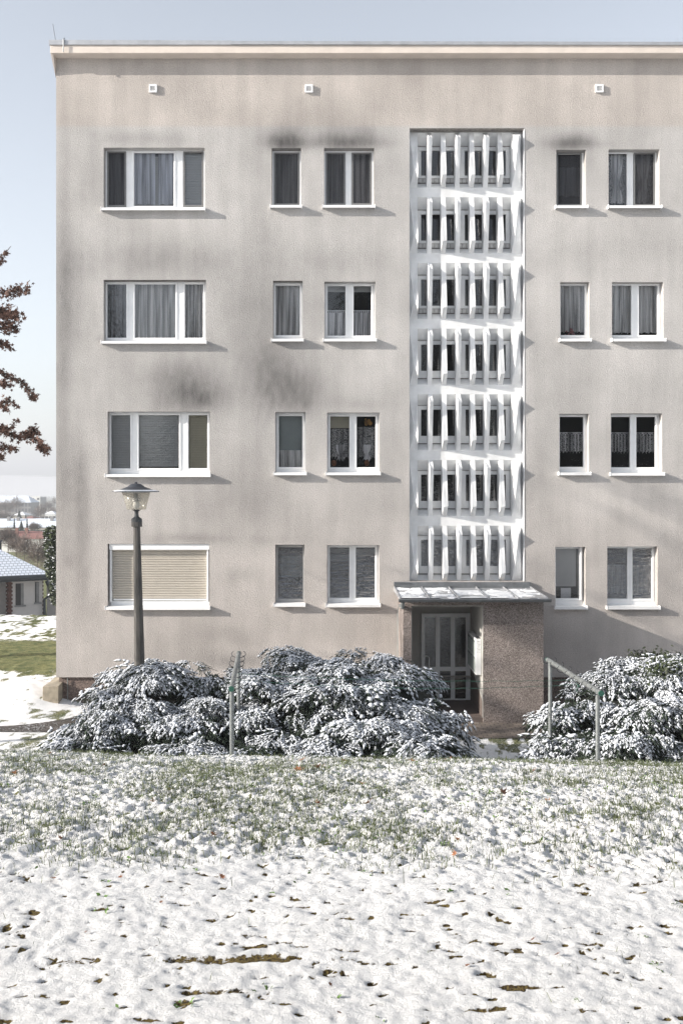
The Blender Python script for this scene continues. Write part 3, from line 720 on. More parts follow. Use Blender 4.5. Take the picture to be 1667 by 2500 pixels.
def endfin(x0, x1, zt, zb, up, p=.165):
    hh = zt-zb; k = .15 if up else .80; za = zt-hh*k; m = MB()
    if up:   # right end: nose near the left edge, long bevel to the right margin
        V = [(x0, PY-.001, zt), (x1, PY-.001, zt), (x1, PY-.001, zb), (x0, PY-.001, zb), (x0+.02, PY-p*.97, za+.01), (x0+.085, PY-p-.02, za-.01), (x0+.05, PY-p*.45, zb+hh*.30)]
        F = [(0, 4, 5), (0, 5, 1), (1, 5, 2), (5, 6, 2), (4, 6, 5), (0, 3, 6, 4), (3, 2, 6)]
    else:    # left end: nose near the foot, bevel towards the left margin
        V = [(x0, PY-.001, zt), (x1, PY-.001, zt), (x1, PY-.001, zb), (x0, PY-.001, zb), (x1-.012, PY-p, za), (x1-.075, PY-p*.65, zb+hh*.30), (x1-.06, PY-p*.35, zt-hh*.5)]
        F = [(0, 6, 4, 1), (0, 3, 5, 6), (6, 5, 4), (5, 3, 2, 4), (4, 2, 1)]
    m.add(V, F); return m.build('fin', M['concrete_white'], scr)
for r_, (zt, zb) in enumerate(rows):
    for i, (a, b_) in enumerate(finx):
        fin(xq(a)+xoff(r_), xq(b_)+xoff(r_), zt, zb, i % 2 == 0, .245 if i % 2 == 0 else .265)
    endfin(SX0+.012, bay_l-.001, zt, zb, False, .20); endfin(bay_r+.001, SX1-.022, zt, zb, True, .275)
m = MB(); m.box(SX1-.014, SX1-.001, 19.992, 20.45, SZ0, SZ1-.024); m.box(SX0+.001, SX0+.008, 20.004, 20.45, SZ0, SZ1-.024); m.build('reveal_lining', M['concrete_white'], scr)
m = MB(); m.box(SX0+.002, SX1-.002, 20.004, PY-.002, SZ1-.022, SZ1-.004); m.build('joint', M['grime'], scr)
# stairwell windows behind the screen
for r_, (zt, zb) in enumerate(rows):
    W = None; YW = BK-.012
    zt2, zb2 = zt-.225, zb+.28*.55
    dark_b = zb2+.135
    mid = xq(617)+xoff(r_); l = bay_l+.006; r2 = bay_r-.006
    panes = [(l+.085, mid-.055, dark_b+.03, zt2-.085), (mid+.055, r2-.085, dark_b+.03, zt2-.085)]
    m = MB(); plate(m, l, r2, dark_b-.03, zt2+.02, panes, YW, YW+.05)
    for p in panes: ring(m, p[0]-.03, p[1]+.03, p[2]-.03, p[3]+.03, .022, YW-.012, YW-.001)
    m.box(mid-.03, mid+.03, YW-.016, YW-.002, dark_b-.03, zt2)
    W = m.build('stair_window', M['white'], B)
    W['label'] = 'stairwell window row %s behind white fins' % ('tilted open' if r_ == 1 else 'closed')
    m = MB(); m.box(l, r2, YW+.004, YW+.05, zb2-.03, dark_b-.031); m.build('board_strip', M['strip'] if r_ < 3 else M['white'], W)
    if r_ < 3:
        m = MB(); xk = l+.03
        while xk < r2: m.box(xk, xk+.008, YW+.0005, YW+.0035, zb2, dark_b-.035); xk += .085
        m.box(l, r2, YW-.001, YW+.0035, dark_b-.040, dark_b-.031)
        m.build('joint', M['grime'], W)
    m = MB(); m.box(l, r2, YW-.02, YW-.0125, zb2-.012, zb2+.006); m.box(l, r2, YW-.02, YW-.0125, zt2-.004, zt2+.008); m.build('joint', M['grime'], W)
    for p in panes:
        m = MB()
        if r_ == 1:
            m.quad((p[0], YW+.02, p[2]), (p[1], YW+.02, p[2]), (p[1], YW+.12, p[3]), (p[0], YW+.12, p[3]))
        else: m.quad((p[0], YW+.02, p[2]), (p[1], YW+.02, p[2]), (p[1], YW+.02, p[3]), (p[0], YW+.02, p[3]))
        m.build('pane', M['glassw'] if r_ == 6 else M['glass'], W)

# ---- entrance porch
PF = 18.60; PXL, PXA, PXB, PXR = 1.48, 1.642, 3.055, 4.235; PT = 2.44
DY = 20.24
m = MB()
m.box(PXL, PXA, PF, 19.999, -.1, PT-.13); m.box(PXB, PXR, PF, 19.999, -.1, PT-.13); m.box(PXL, PXR, PF, 19.999, PT-.128, PT)
m.box(PXA-.0, PXA+.0+.001, PF, PF+.001, 0, .01)
porch = m.build('porch', M['pebble'], B); porch['label'] = 'entrance porch of brown pebbledash with a flat snowy canopy'
m = MB()
m.box(PXA+.001, PXA+.012, PF+.012, DY-.002, .10, PT-.140); m.box(PXB-.012, PXB-.001, PF+.012, DY-.002, .10, PT-.14); m.box(PXA+.0, PXB, PF+.014, DY-.002, PT-.148, PT-.129)
m.box(PXA-.3, PXB+.3, DY, DY+.02, 0, PT+.2)
o = m.build('porch_lining', M['innerwall'], porch)
m = MB(); m.add([(PXB-.016, PF+.05, .09), (PXB-.016, DY-.003, .09), (PXB-.016, DY-.003, .90), (PXB-.016, PF+.05, .42)], [(0, 1, 2, 3)]); m.build('base_paint', M['innerbase'], porch)
m = MB(); m.box(PXA-.01, PXB+.01, PF+.06, DY+.02, -.05, .095); m.build('porch_floor', M['innerbase'], porch)
# door
dxl, dxr, dzb, dzt = X_(1027.5, DY), X_(1146.6, DY), .10, Z_(1497, DY)
zx = lambda q: X_(950+q/3.484, DY); zz_ = lambda q: Z_(1250+q/3.484, DY)
cols = [(300, 392), (428, 520), (556, 648)]
m = MB(); hs = [(zx(a), zx(b_), zz_(1607), zz_(893)) for a, b_ in cols]; plate(m, dxl, dxr, dzb, dzt, hs, DY-.06, DY-.02)
for h_ in hs: m.box(h_[0], h_[1], DY-.058, DY-.022, zz_(1350), zz_(1315))
ring(m, dxl-.0, dxr+.0, dzb+.002, dzt-.002, .028, DY-.075, DY-.061)
door = m.build('door', M['white'], B, bevel=.003); door['label'] = 'grey white entrance door with six glass panes'
for h_ in hs:
    for z0, z1 in ((zz_(1607), zz_(1350)), (zz_(1315), zz_(893))):
        m = MB(); m.quad((h_[0], DY-.035, z0), (h_[1], DY-.035, z0), (h_[1], DY-.035, z1), (h_[0], DY-.035, z1)); m.build('pane', M['glassd'], door)
m = MB(); m.box(dxl+.03, dxr-.03, DY-.012, DY-.004, dzb+.02, dzt-.02); m.build('dark_hallway', M['room'], door)  # near-black sheet in place of the unlit hall behind the glass
xh, z1, z0 = zx(332), zz_(1220), zz_(1340)
m = MB(); m.tube([(zx(285), DY-.075, z1), (xh-.03, DY-.10, z1), (xh, DY-.12, z1-.03), (xh, DY-.12, z0+.03), (xh-.03, DY-.10, z0), (zx(285), DY-.075, z0)], .013, 8); m.build('handle', M['white'], door)
# canopy
cy0 = 18.30; cxl, cxr = 1.395, 4.275; zc0, zc1 = 2.475, 2.52
m = MB(); m.prism([(cy0+.02, PT+.002), (19.998, PT+.002), (19.998, zc1), (cy0+.02, zc0)], cxl, cxr); can = m.build('canopy', M['zinc'], porch)
m = MB()
for i in range(6):
    x = cxl+.006+(cxr-cxl-.02)*i/5; m.prism([(cy0+.03, zc0+.001), (19.99, zc1+.001), (19.99, zc1+.03), (cy0+.03, zc0+.028)], x-.008, x+.012)
m.build('standing_seams', M['zinc'], can)
m = MB(); m.box(SX0-.33, SX1+.12, 19.93, 19.998, zc1+.002, Z_(1421)); m.box(SX0-.33, SX0, 19.90, 19.929, zc1+.1, Z_(1421)+.012)
m.build('flashing', M['dark_zinc'], porch)
# gutter: half round
m = MB(); n = 9; rg = .055; V = []; F = []
for x in (cxl-.03, cxr+.03):
    for k in range(n): a = math.pi+math.pi*k/(n-1); V.append((x, cy0-.03+rg*math.cos(a), zc0-.005+rg*math.sin(a)))
for k in range(n-1): F.append((k, k+1, n+k+1, n+k))
F += [tuple(range(n)), tuple(range(2*n-1, n-1, -1))]
m.add(V, F); m.tube([(cxl-.03, cy0-.03-rg, zc0), (cxr+.03, cy0-.03-rg, zc0)], .010, 6)
for q in (450, 670, 975): x = X_(950+q/3.484, 18.27); m.box(x-.012, x+.012, cy0-.03-rg-.012, cy0-.03-rg+.0, zc0-.03, zc0+.012)
m.build('gutter', M['dark_zinc'], porch)
# thin melting snow on the canopy, patchy
nx_, ny_ = 150, 70
sx = np.linspace(cxl+.03, cxr-.03, nx_); sy = np.linspace(cy0+.04, 19.85, ny_); A, C_ = np.meshgrid(sx, sy)
base = zc0+(zc1-zc0)*(C_-cy0-.02)/(19.998-cy0-.02)
u_ = (A-cxl)/(cxr-cxl)*5; seam = np.minimum(u_-np.floor(u_), np.ceil(u_)-u_)
thick = (fbm(A*2.6+5, C_*5+1, 5, .62)-.52)*.26+.016-.016*(A-cxl)/(cxr-cxl)-.030*sstep(19.2, 19.85, C_)+.02*np.exp(-((C_-18.4)/.12)**2)
thick = thick-(seam < .045)*.05
Hh = base+np.minimum(np.maximum(thick, -.02), .018)
V = np.stack([A.ravel(), C_.ravel(), Hh.ravel()], 1); i_ = np.arange(nx_*ny_).reshape(ny_, nx_)
F = np.stack([i_[:-1, :-1].ravel(), i_[:-1, 1:].ravel(), i_[1:, 1:].ravel(), i_[1:, :-1].ravel()], 1)
fast('snow_cover', V, F, M['snow'], can, smooth=True)
# downpipe
m = MB(); x = X_(974, 19.93)
m.tube([(cxl+.05, cy0-.02, zc0-.04), (cxl+.05, cy0+.01, zc0-.16), (x+.01, 19.7, 2.18), (x, 19.93, 2.0), (x, 19.93, 0.1)], .040, 10)
m.tube([(x, 19.93, 1.92), (x, 19.93, 1.95)], .050, 10); m.build('downpipe', M['galv'], porch, smooth=False)
m = MB(); xa_ = PXA+.013; m.box(xa_, xa_+.05, 19.2, 19.215, 1.55, 1.85); m.build('house_number_sign', M['white'], porch)  # white house number sign on the left side of the porch
# basement window
a, b_, c, d = X_(1378, 20.05), X_(1442, 20.05), Z_(1707, 20.05), Z_(1673, 20.05)
m = MB(); ring(m, a, b_, c, d, .035, 20.02, 20.058); bw = m.build('basement_window', M['white'], B)
m = MB(); m.box(a+.035, b_-.035, 20.050, 20.056, c+.035, d-.035); m.build('pane', M['room'], bw)
m = MB()
k = a+.05
while k < b_-.04: m.box(k, k+.004, 20.040, 20.043, c+.035, d-.035); k += .028
k = c+.05
while k < d-.04: m.box(a+.035, b_-.035, 20.036, 20.039, k, k+.004); k += .028
m.build('wire_mesh', M['galv'], bw)
# small concrete block and pipe at the left foot
m = MB(); p = at(109, 1671, 19.9); q = at(148, 1697, 19.9)
m.add([(p[0], 19.75, .05), (q[0], 19.75, .05), (q[0], 19.75, p[2]-.01), (p[0], 19.75, p[2]-.02), (p[0]+.05, 20.6, .0), (q[0], 20.6, 0), (q[0], 20.6, p[2]+.06), (p[0]+.05, 20.6, p[2]+.02)],
      [(0, 1, 2, 3), (4, 7, 6, 5), (3, 2, 6, 7), (0, 3, 7, 4), (1, 5, 6, 2)])
tag(m.build('concrete_block', M['concrete_l'], None, bevel=.01), 'weathered ochre concrete block set against the left corner of the plinth', 'concrete block')
m = MB(); x = X_(164, 20.0); m.tube([(x, 20.03, ZB-.02), (x, 20.03, .05)], .010, 6); m.build('drain_rod', M['galv'], B)

# mailboxes: own thing hung on the porch wall
MBX = empty('mailbox_unit', (PXB-.08, 19.2, .92)); tag(MBX, 'white wall mounted mailbox unit with grey doors inside the entrance porch', 'mailbox')
x1m, x0m, y0m, y1m, z0m, z1m = PXB-.018, PXB-.135, 18.75, 19.8, .915, 1.63
m = MB(); m.box(x0m+.006, x1m, y0m, y1m, z0m, z1m); m.build('case', M['white'], MBX, bevel=.008)
for i in range(3):
    for j in range(2):
        y0_, y1_ = y0m+.03+i*.335, y0m+.03+i*.335+.32; z0_, z1_ = z0m+.04+j*.33, z0m+.04+j*.33+.315
        m = MB(); m.box(x0m, x0m+.005, y0_, y1_, z0_, z1_); dd = m.build('mailbox_door', M['board'], MBX)
        m = MB(); m.box(x0m-.003, x0m-.0005, y0_+.04, y1_-.04, z1_-.05, z1_-.03); m.build('slot', M['iron'], dd)
m = MB(); w_ = x1m-x0m; yk = y0m-.0015
m.add([(x0m+.035, yk, 1.585), (x0m+.055, yk, 1.572), (x0m+.062, yk, 1.577), (x0m+.055, yk, 1.588)], [(0, 1, 2, 3)])
m.add([(x0m+.036, yk, 1.452), (x0m+.044, yk, 1.443), (x0m+.046, yk, 1.425), (x0m+.040, yk, 1.438)], [(0, 1, 2, 3)])
for k, (za, l0, l1) in enumerate(((1.583, .066, .095), (1.573, .066, .09), (1.548, .03, .09), (1.525, .055, .1), (1.512, .055, .095), (1.50, .06, .09), (1.482, .055, .085), (1.466, .055, .09), (1.435, .055, .09), (1.42, .055, .1), (1.407, .06, .1), (1.368, .02, .105))):
    m.quad((x0m+l0, yk, za), (x0m+l1, yk, za), (x0m+l1, yk, za+.004), (x0m+l0, yk, za+.004))
m.build('printed_marks', M['sframe'], MBX)
m = MB(); m.box(x0m+.03, x1m-.02, y0m+.04, y0m+.26, z1m+.001, z1m+.012); m.build('letter', M['iron'], None); o = sc.objects['letter']; o.name = 'envelope'; tag(o, 'dark envelope lying on top of the mailbox unit in the porch', 'envelope')

# ================================================================ STREET LAMP
LY = 15.0
lx = X_(346, LY); lg = float(gz(lx, LY)); LMP = empty('street_lamp', (lx, LY, lg)); tag(LMP, 'old concrete street lamp with frosted lantern and flat snow dusted hat, rising from the juniper', 'street lamp')
til = -.0195
def lz(py): return Z_(py, LY)-lg
c0 = (lx, LY, lg)
m = MB(); m.lathe([(.100, 0), (.0935, lz(1695)), (.055, lz(1283))], c0, 8, R(22.5), til); m.build('pole', M['concrete'], LMP, bevel=.006)
m = MB(); m.lathe([(.082, lz(1286)), (.086, lz(1284)), (.086, lz(1275)), (.080, lz(1272))], c0, 8, R(22.5), til); m.build('pole_cap', M['concrete'], LMP)
m = MB(); m.lathe([(.086, lz(1274)), (.086, lz(1267)), (.060, lz(1264)), (.035, lz(1261)), (.032, lz(1252)), (.036, lz(1248)), (.075, lz(1244.5)), (.05, lz(1244))], c0, 12, 0, til); m.build('neck', M['iron'], LMP, smooth=False)
m = MB(); m.lathe([(.145, lz(1244)), (.150, lz(1243)), (.222, lz(1201))], c0, 24, 0, til); o = m.build('lantern_glass', M['lampglass'], LMP, smooth=True)
m = MB()
for k in range(5): z = lz(1203)-.012-.03*k; m.lathe([(.075, z), (.07, z+.014)], c0, 16, 0, til)
m.lathe([(.03, lz(1226)), (.03, lz(1202))], c0, 8, 0, til); m.build('louvre', M['zinc'], LMP)
m = MB(); m.lathe([(.01, lz(1243)), (.045, lz(1240)), (.058, lz(1233)), (.045, lz(1226)), (.025, lz(1221))], c0, 14, 0, til); m.build('bulb', M['white'], LMP, smooth=True)
m = MB(); m.lathe([(.2, lz(1200.5)), (.362, lz(1201)), (.364, lz(1199.5)), (.24, lz(1194.5)), (.13, lz(1188)), (.12, lz(1186)), (.08, lz(1182)), (.02, lz(1180)), (.022, lz(1178)), (.012, lz(1177))], c0, 32, 0, til); m.build('hat', M['bluegrey'], LMP, smooth=False)
m = MB(); pr = [(.356, lz(1199.3)), (.345, lz(1198.6)+.003), (.29, lz(1196.7)+.005), (.265, lz(1195.8)+.0), (.2, lz(1195.8)-.05)]
m.lathe(pr, c0, 32, 0, til); m.build('snow_cover', M['snow'], LMP, smooth=True)

# ================================================================ CLOTHES DRYING FRAMES and line
def drying_frame(nearp, farp, Yn, Yf, flip, label):
    n = Vector(at(nearp[0], nearp[1], Yn)); f = Vector(at(farp[0], farp[1], Yf))
    g = float(gz(n.x, Yn)); root = empty('drying_frame', (n.x, Yn, g)); tag(root, label, 'clothes drying frame', 'galvanised drying frames with hooks')
    d = (f-n).normalized()
    for p in (n+d*.10, f-d*.10):
        gg = float(gz(p.x, p.y)); m = MB(); m.tube([(p.x, p.y, gg-.2), (p.x, p.y, p.z)], .028, 12); m.tube([(p.x, p.y, p.z-.50), (p.x, p.y, p.z-.49)], .0305, 12); m.build('post', M['galv'], root, smooth=False)
    m = MB(); m.tube([n-d*.03, f+d*.03], .034, 14); m.build('bar', M['galv'], root)
    m = MB(); m.tube([n-d*.045, n-d*.028], .036, 14); m.build('end_cap', M['green'], root); m = MB(); m.tube([f+d*.028, f+d*.045], .036, 14); m.build('end_cap', M['green'], root)
    side = d.cross(Vector((0, 0, 1))).normalized(); L_ = (f-n).length
    for k in range(7):
        c = n+d*(.08+(L_-.16)*k/6)
        pts = []
        for (a, z) in ((-.075, .055), (-.100, .035), (-.105, .005), (-.085, -.022), (-.045, -.036), (0, -.040), (.045, -.036), (.085, -.022), (.105, .005), (.100, .035), (.075, .055)):
            pts.append(c+side*a+Vector((0, 0, z)))
        m = MB(); m.tube(pts, .0055, 6); m.build('hook', M['iron'], root)
    return root
drying_frame((565, 1681), (583, 1597), 12.0, 14.35, 1, 'galvanised drying frame with hooks seen end on, in front of the middle juniper')
drying_frame((1465, 1692), (1338, 1612), 12.0, 14.35, 1, 'galvanised drying frame with angled bar, in front of the right juniper')
def wire(a, b_, sag, label, knot=None):
    a = Vector(a); b_ = Vector(b_); pts = [a.lerp(b_, t/30)-Vector((0, 0, sag*4*(t/30)*(1-t/30)+.006*math.sin(t*2.1))) for t in range(31)]
    m = MB(); m.tube(pts, .0026, 5)
    if knot: m.tube([b_, b_+Vector((.01, 0, -.03)), b_+Vector((-.015, 0, -.07)), b_+Vector((.0, 0, -.11))], .004, 5); m.tube([b_+Vector((-.03, 0, .03)), b_, b_+Vector((.03, 0, -.03))], .006, 5)
    tag(m.build('clothesline', M['green'], None), label, 'clothesline', 'green wires between the drying frames')
wire(at(580, 1645, 13.4), at(1404, 1661, 13.0), .05, 'upper green clothesline wire strung between the drying frames')
wire(at(575, 1659, 12.9), at(1409, 1671, 12.9), .09, 'lower green clothesline wire ending in a knot at the right frame', True)

# ================================================================ SNOWY JUNIPERS
def blob_template():
    # stretched octahedron
    V = np.array([(0, 0, 0), (.35, .5, 0), (.35, -.5, 0), (.35, 0, .5), (.35, 0, -.5), (1, 0, 0)], float)
    F = np.array([(0, 1, 3), (0, 3, 2), (0, 2, 4), (0, 4, 1), (5, 3, 1), (5, 2, 3), (5, 4, 2), (5, 1, 4)])
    return V, F
BV, BF = blob_template()
def spray_template(r):
    """a drooping, irregular branch tip: list of blobs (origin, direction, length, width)"""
    out = []
    for st in range(r.randint(2, 5)):
        yaw = r.uniform(-.8, .8); L_ = r.uniform(.09, .20); n = r.randint(3, 6); o = np.array([r.uniform(-.04, .02), r.uniform(-.05, .05), r.uniform(-.02, .02)]); dp = r.uniform(.1, .6)
        for k in range(n):
            t = k/(n-1); p = o+np.array([math.cos(yaw)*L_*t, math.sin(yaw)*L_*t, -.05*t*t*dp*2])
            a = yaw+r.uniform(-.3, .3); out.append((p, np.array([math.cos(a), math.sin(a), -dp*t+r.uniform(-.2, .15)]), r.uniform(.055, .085), r.uniform(.010, .020)))
            if r.rand() < .6:
                a = yaw+r.choice([-1, 1])*r.uniform(.5, .9); out.append((p, np.array([math.cos(a), math.sin(a), r.uniform(-.5, .2)]), r.uniform(.03, .065), r.uniform(.007, .014)))
    return out
def build_sprays(r, variants=26):
    res = []
    for v in range(variants):
        G = []; S = []
        for (o, d, l, wd) in spray_template(r):
            d = d/np.linalg.norm(d); up = np.array([0, 0, 1.0]); s = np.cross(up, d); s /= np.linalg.norm(s); u = np.cross(d, s)
            Rm = np.stack([d*l, s*wd, u*wd*.6], 0); G.append(BV@Rm+o)
            q_ = r.uniform(.6, 1.05); fat = r.choice([.8, 1.0, 1.0, 1.6]); Rm = np.stack([d*l*q_, s*wd*1.75*fat, u*wd*1.1*min(fat, 1.3)], 0); S.append(BV@Rm+o+u*.010+d*l*.02+np.array([0, 0, .005]))
        res.append((np.concatenate(G), np.concatenate(S), len(G)))
    return res
def bush(name, label, mounds, core, seed, dens=1.0, snowp=.74, gap=.0):
    """mounds: (x,y,z top,rx,ry,height)"""
    r = np.random.RandomState(seed); T = build_sprays(r)
    GVs = []; GFs = []; SVs = []; SFs = []; go = 0; so_ = 0
    for (mx, my, mz, rx, ry, mh) in mounds:
        n = int(dens*245*(rx+ry)*1.05*(1+mh)); hol = r.uniform(0, 6.28, 3)
        for k in range(n):
            a = r.uniform(0, 2*math.pi); q = math.sqrt(r.uniform(0, 1.0))*1.0
            if math.sin(a) > .35 and r.rand() < .6: a = -a           # favour the side people see
            lx_, ly_ = math.cos(a)*q, math.sin(a)*q
            lob = 1+.22*math.sin(3*a+hol[0])+.14*math.sin(5*a+hol[1]); z = mz-mh*.8*(1-math.sqrt(max(0, 1-q*q*.97)))+r.uniform(-.05, .05)
            P = np.array([mx+lx_*rx*lob, my+ly_*ry*lob, z])
            nz_ = float(fbm(np.array([P[0]*2.6+P[1]*1.1]), np.array([P[2]*5.0+P[1]*1.7]), 3)[0])
            if nz_ < .37: continue
            low_ = P[2] < 1.15 and nz_ < .56
            P = P+np.array([math.cos(a), math.sin(a), .6])*(nz_-.5)*.55
            yaw = math.atan2(math.sin(a)*.8-.45, math.cos(a)*.8)+r.uniform(-.7, .7); droop = .0+.62*q*q+r.uniform(-.30, .25); roll = r.uniform(-.35, .35)
            sc_ = r.uniform(.65, 1.15)*(1.7 if r.rand() < .10 else 1)
            cy, sy = math.cos(yaw), math.sin(yaw); cp, sp = math.cos(droop), math.sin(droop); cr, sr = math.cos(roll), math.sin(roll)
            ex = np.array([cy*cp, sy*cp, -sp]); ey0 = np.array([-sy, cy, 0.]); ez0 = np.cross(ex, ey0)
            ey = ey0*cr+ez0*sr; ez = -ey0*sr+ez0*cr
            if ez[2] < 0: ez = -ez; ey = -ey
            Rm = np.stack([ex, ey, ez], 0)*sc_
            G, S, nb = T[r.randint(len(T))]
            GVs.append(G@Rm+P); GFs.append((BF[None]+(np.arange(nb)*6)[:, None, None]).reshape(-1, 3)+go); go += nb*6
            if r.rand() < snowp*(.15 if low_ else .4 if nz_ < .43 else 1)*(1-.25*(q > .92)):
                SVs.append(S@Rm+P); SFs.append((BF[None]+(np.arange(nb)*6)[:, None, None]).reshape(-1, 3)+so_); so_ += nb*6
    cx = float(np.mean([m_[0] for m_ in mounds])); cyy = float(np.mean([m_[1] for m_ in mounds]))
    root = empty(name, (cx, cyy, float(gz(cx, cyy)))); tag(root, label, 'juniper bush')
    # near-black filling that stands for the shaded inside of the bush
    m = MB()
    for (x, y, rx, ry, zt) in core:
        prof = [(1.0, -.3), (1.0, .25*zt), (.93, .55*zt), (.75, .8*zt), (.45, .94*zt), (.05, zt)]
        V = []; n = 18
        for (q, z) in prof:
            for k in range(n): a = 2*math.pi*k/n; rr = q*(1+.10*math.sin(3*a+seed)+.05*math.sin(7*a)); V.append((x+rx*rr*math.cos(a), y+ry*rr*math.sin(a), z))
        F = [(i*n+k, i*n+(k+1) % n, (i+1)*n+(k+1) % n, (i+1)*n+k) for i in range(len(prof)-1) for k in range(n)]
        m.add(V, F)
    m.build('dark_core', M['inner'], root)
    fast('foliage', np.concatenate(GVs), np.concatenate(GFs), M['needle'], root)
    fast('snow_cover', np.concatenate(SVs), np.concatenate(SFs), M['shaded_thin_snow'], root, smooth=False)
    return root
def dome_mounds(x0, x1, topf, Y0, seed, n_rows=5, step=.55, zmin=.35, front=13.1):
    """layered shelves: rows of mounds from the crown at the back down to the front foot"""
    r = np.random.RandomState(seed); out = []
    for i in range(n_rows):
        t = i/(n_rows-1)                                   # 0 back/top .. 1 front/foot
        x = x0+r.uniform(0, .3)+.10*(n_rows-i)*.3
        while x < x1-.12*(n_rows-1-i)*.6:
            zt = topf(x); rx = r.uniform(.34, .56)*(1+.15*t)
            z = zmin+(zt-zmin)*(1-t**1.25)+(r.uniform(-.24, .22) if 0 < i else r.uniform(-.12, .02))
            y = Y0-(Y0-front)*t**.85+r.uniform(-.3, .3)
            out.append((x, y, z, rx, rx*r.uniform(.65, .95), rx*r.uniform(.55, .85)))
            x += step*r.uniform(.75, 1.25)
    return out
# left juniper: outline points (x in photo px -> top y)
def topfun(pts, Y):
    xs_ = [X_(p[0], Y) for p in pts]; zs2 = [Z_(p[1], Y) for p in pts]
    return lambda x: float(np.interp(x, xs_, zs2))
tl = topfun([(150, 1790), (200, 1720), (235, 1640), (300, 1628), (380, 1614), (470, 1618), (540, 1636), (620, 1650)], 15.4)
ml = dome_mounds(X_(262, 15.0), X_(590, 15.0), tl, 15.7, 3, 5, .50, .75, 13.5)
ml += [(X_(235, 14.4), 14.4, .95, .40, .35, .22), (X_(262, 14.6), 14.6, 1.12, .42, .35, .25), (X_(215, 14.0), 14.0, .80, .30, .3, .15), (X_(280, 14.2), 14.2, 1.0, .4, .3, .25), (X_(275, 14.9), 14.9, 1.45, .4, .35, .3)]
bush('juniper_bush', 'low spreading juniper under snow around the foot of the street lamp', ml, [(X_(400, 15.2), 15.3, 1.15, 1.1, 1.45), (X_(520, 15.2), 15.3, .8, 1.0, 1.4), (X_(270, 15), 15.0, .55, .7, 1.0)], 5)
tm = topfun([(560, 1660), (640, 1640), (700, 1606), (780, 1616), (860, 1610), (940, 1602), (975, 1630), (1010, 1662), (1050, 1690), (1110, 1745)], 15.2)
mm = dome_mounds(X_(600, 15.0), X_(1050, 15.0), tm, 15.6, 11, 6, .50, .65, 13.2)
mm += [(X_(1040, 14.6), 14.6, 1.25, .38, .35, .3), (X_(1052, 14.3), 14.3, .95, .38, .35, .3), (X_(1062, 14.6), 14.6, 1.34, .24, .25, .2)]
bush('juniper_bush', 'widest snow laden juniper between the two drying frames', mm, [(X_(740, 15.1), 15.2, 1.25, 1.25, 1.55), (X_(900, 15.1), 15.2, 1.25, 1.25, 1.65), (X_(1010, 15), 15.1, .6, 1.0, 1.25)], 9)
tr = topfun([(1290, 1780), (1345, 1730), (1400, 1700), (1450, 1655), (1500, 1640), (1560, 1620), (1640, 1612), (1800, 1610), (1900, 1640)], 15.4)
mr = dome_mounds(X_(1395, 15.0), X_(1850, 15.0), tr, 15.8, 21, 8, .52, .62, 13.1)
mr += [(X_(1365, 14.9), 14.9, 1.02, .36, .35, .2), (X_(1385, 14.4), 14.4, .85, .4, .35, .25), (X_(1360, 14.3), 14.3, .65, .34, .35, .25), (X_(1410, 14.7), 14.7, 1.20, .45, .35, .3)]
bush('juniper_bush', 'snow covered juniper at the right edge behind the angled drying frame', mr, [(X_(1500, 15.1), 15.3, 1.0, 1.2, 1.3), (X_(1640, 15.1), 15.3, 1.2, 1.3, 1.6), (X_(1780, 15.1), 15.3, 1.1, 1.2, 1.6), (X_(1440, 15), 14.9, .6, .7, .95)], 13)

# ================================================================ LEAFY THINGS and TREES
def leaf_cloud(name, C, size, m, parent, seed, star=True, flat=0):
    """C: Nx3 positions; small pointed leaves, randomly turned"""
    r = np.random.RandomState(seed); n = len(C); K = 10 if star else 6
    ang = np.linspace(0, 2*math.pi, K, endpoint=False)
    rad = np.where(np.arange(K) % 2 == 0, 1.0, .42) if star else np.array([1, .5, .45, 1, .45, .5])
    base = np.stack([np.cos(ang)*rad, np.sin(ang)*rad, np.where(np.arange(K) % 2 == 0, .25, -.1)], 1)
    q = r.normal(size=(n, 3)); q[:, 2] += flat; q /= np.linalg.norm(q, axis=1)[:, None]
    t = np.cross(q, r.normal(size=(n, 3))); t /= np.linalg.norm(t, axis=1)[:, None]; b = np.cross(q, t)
    s = size*r.uniform(.6, 1.25, n)
    V = C[:, None, :]+(base[None, :, 0, None]*t[:, None, :]+base[None, :, 1, None]*b[:, None, :]+base[None, :, 2, None]*q[:, None, :])*s[:, None, None]
    Vc = C[:, None, :]
    V = np.concatenate([V, Vc], 1).reshape(-1, 3)
    tri = np.array([(i, (i+1) % K, K) for i in range(K)])
    F = (tri[None]+(np.arange(n)*(K+1))[:, None, None]).reshape(-1, 3)
    return fast(name, V, F, m, parent)
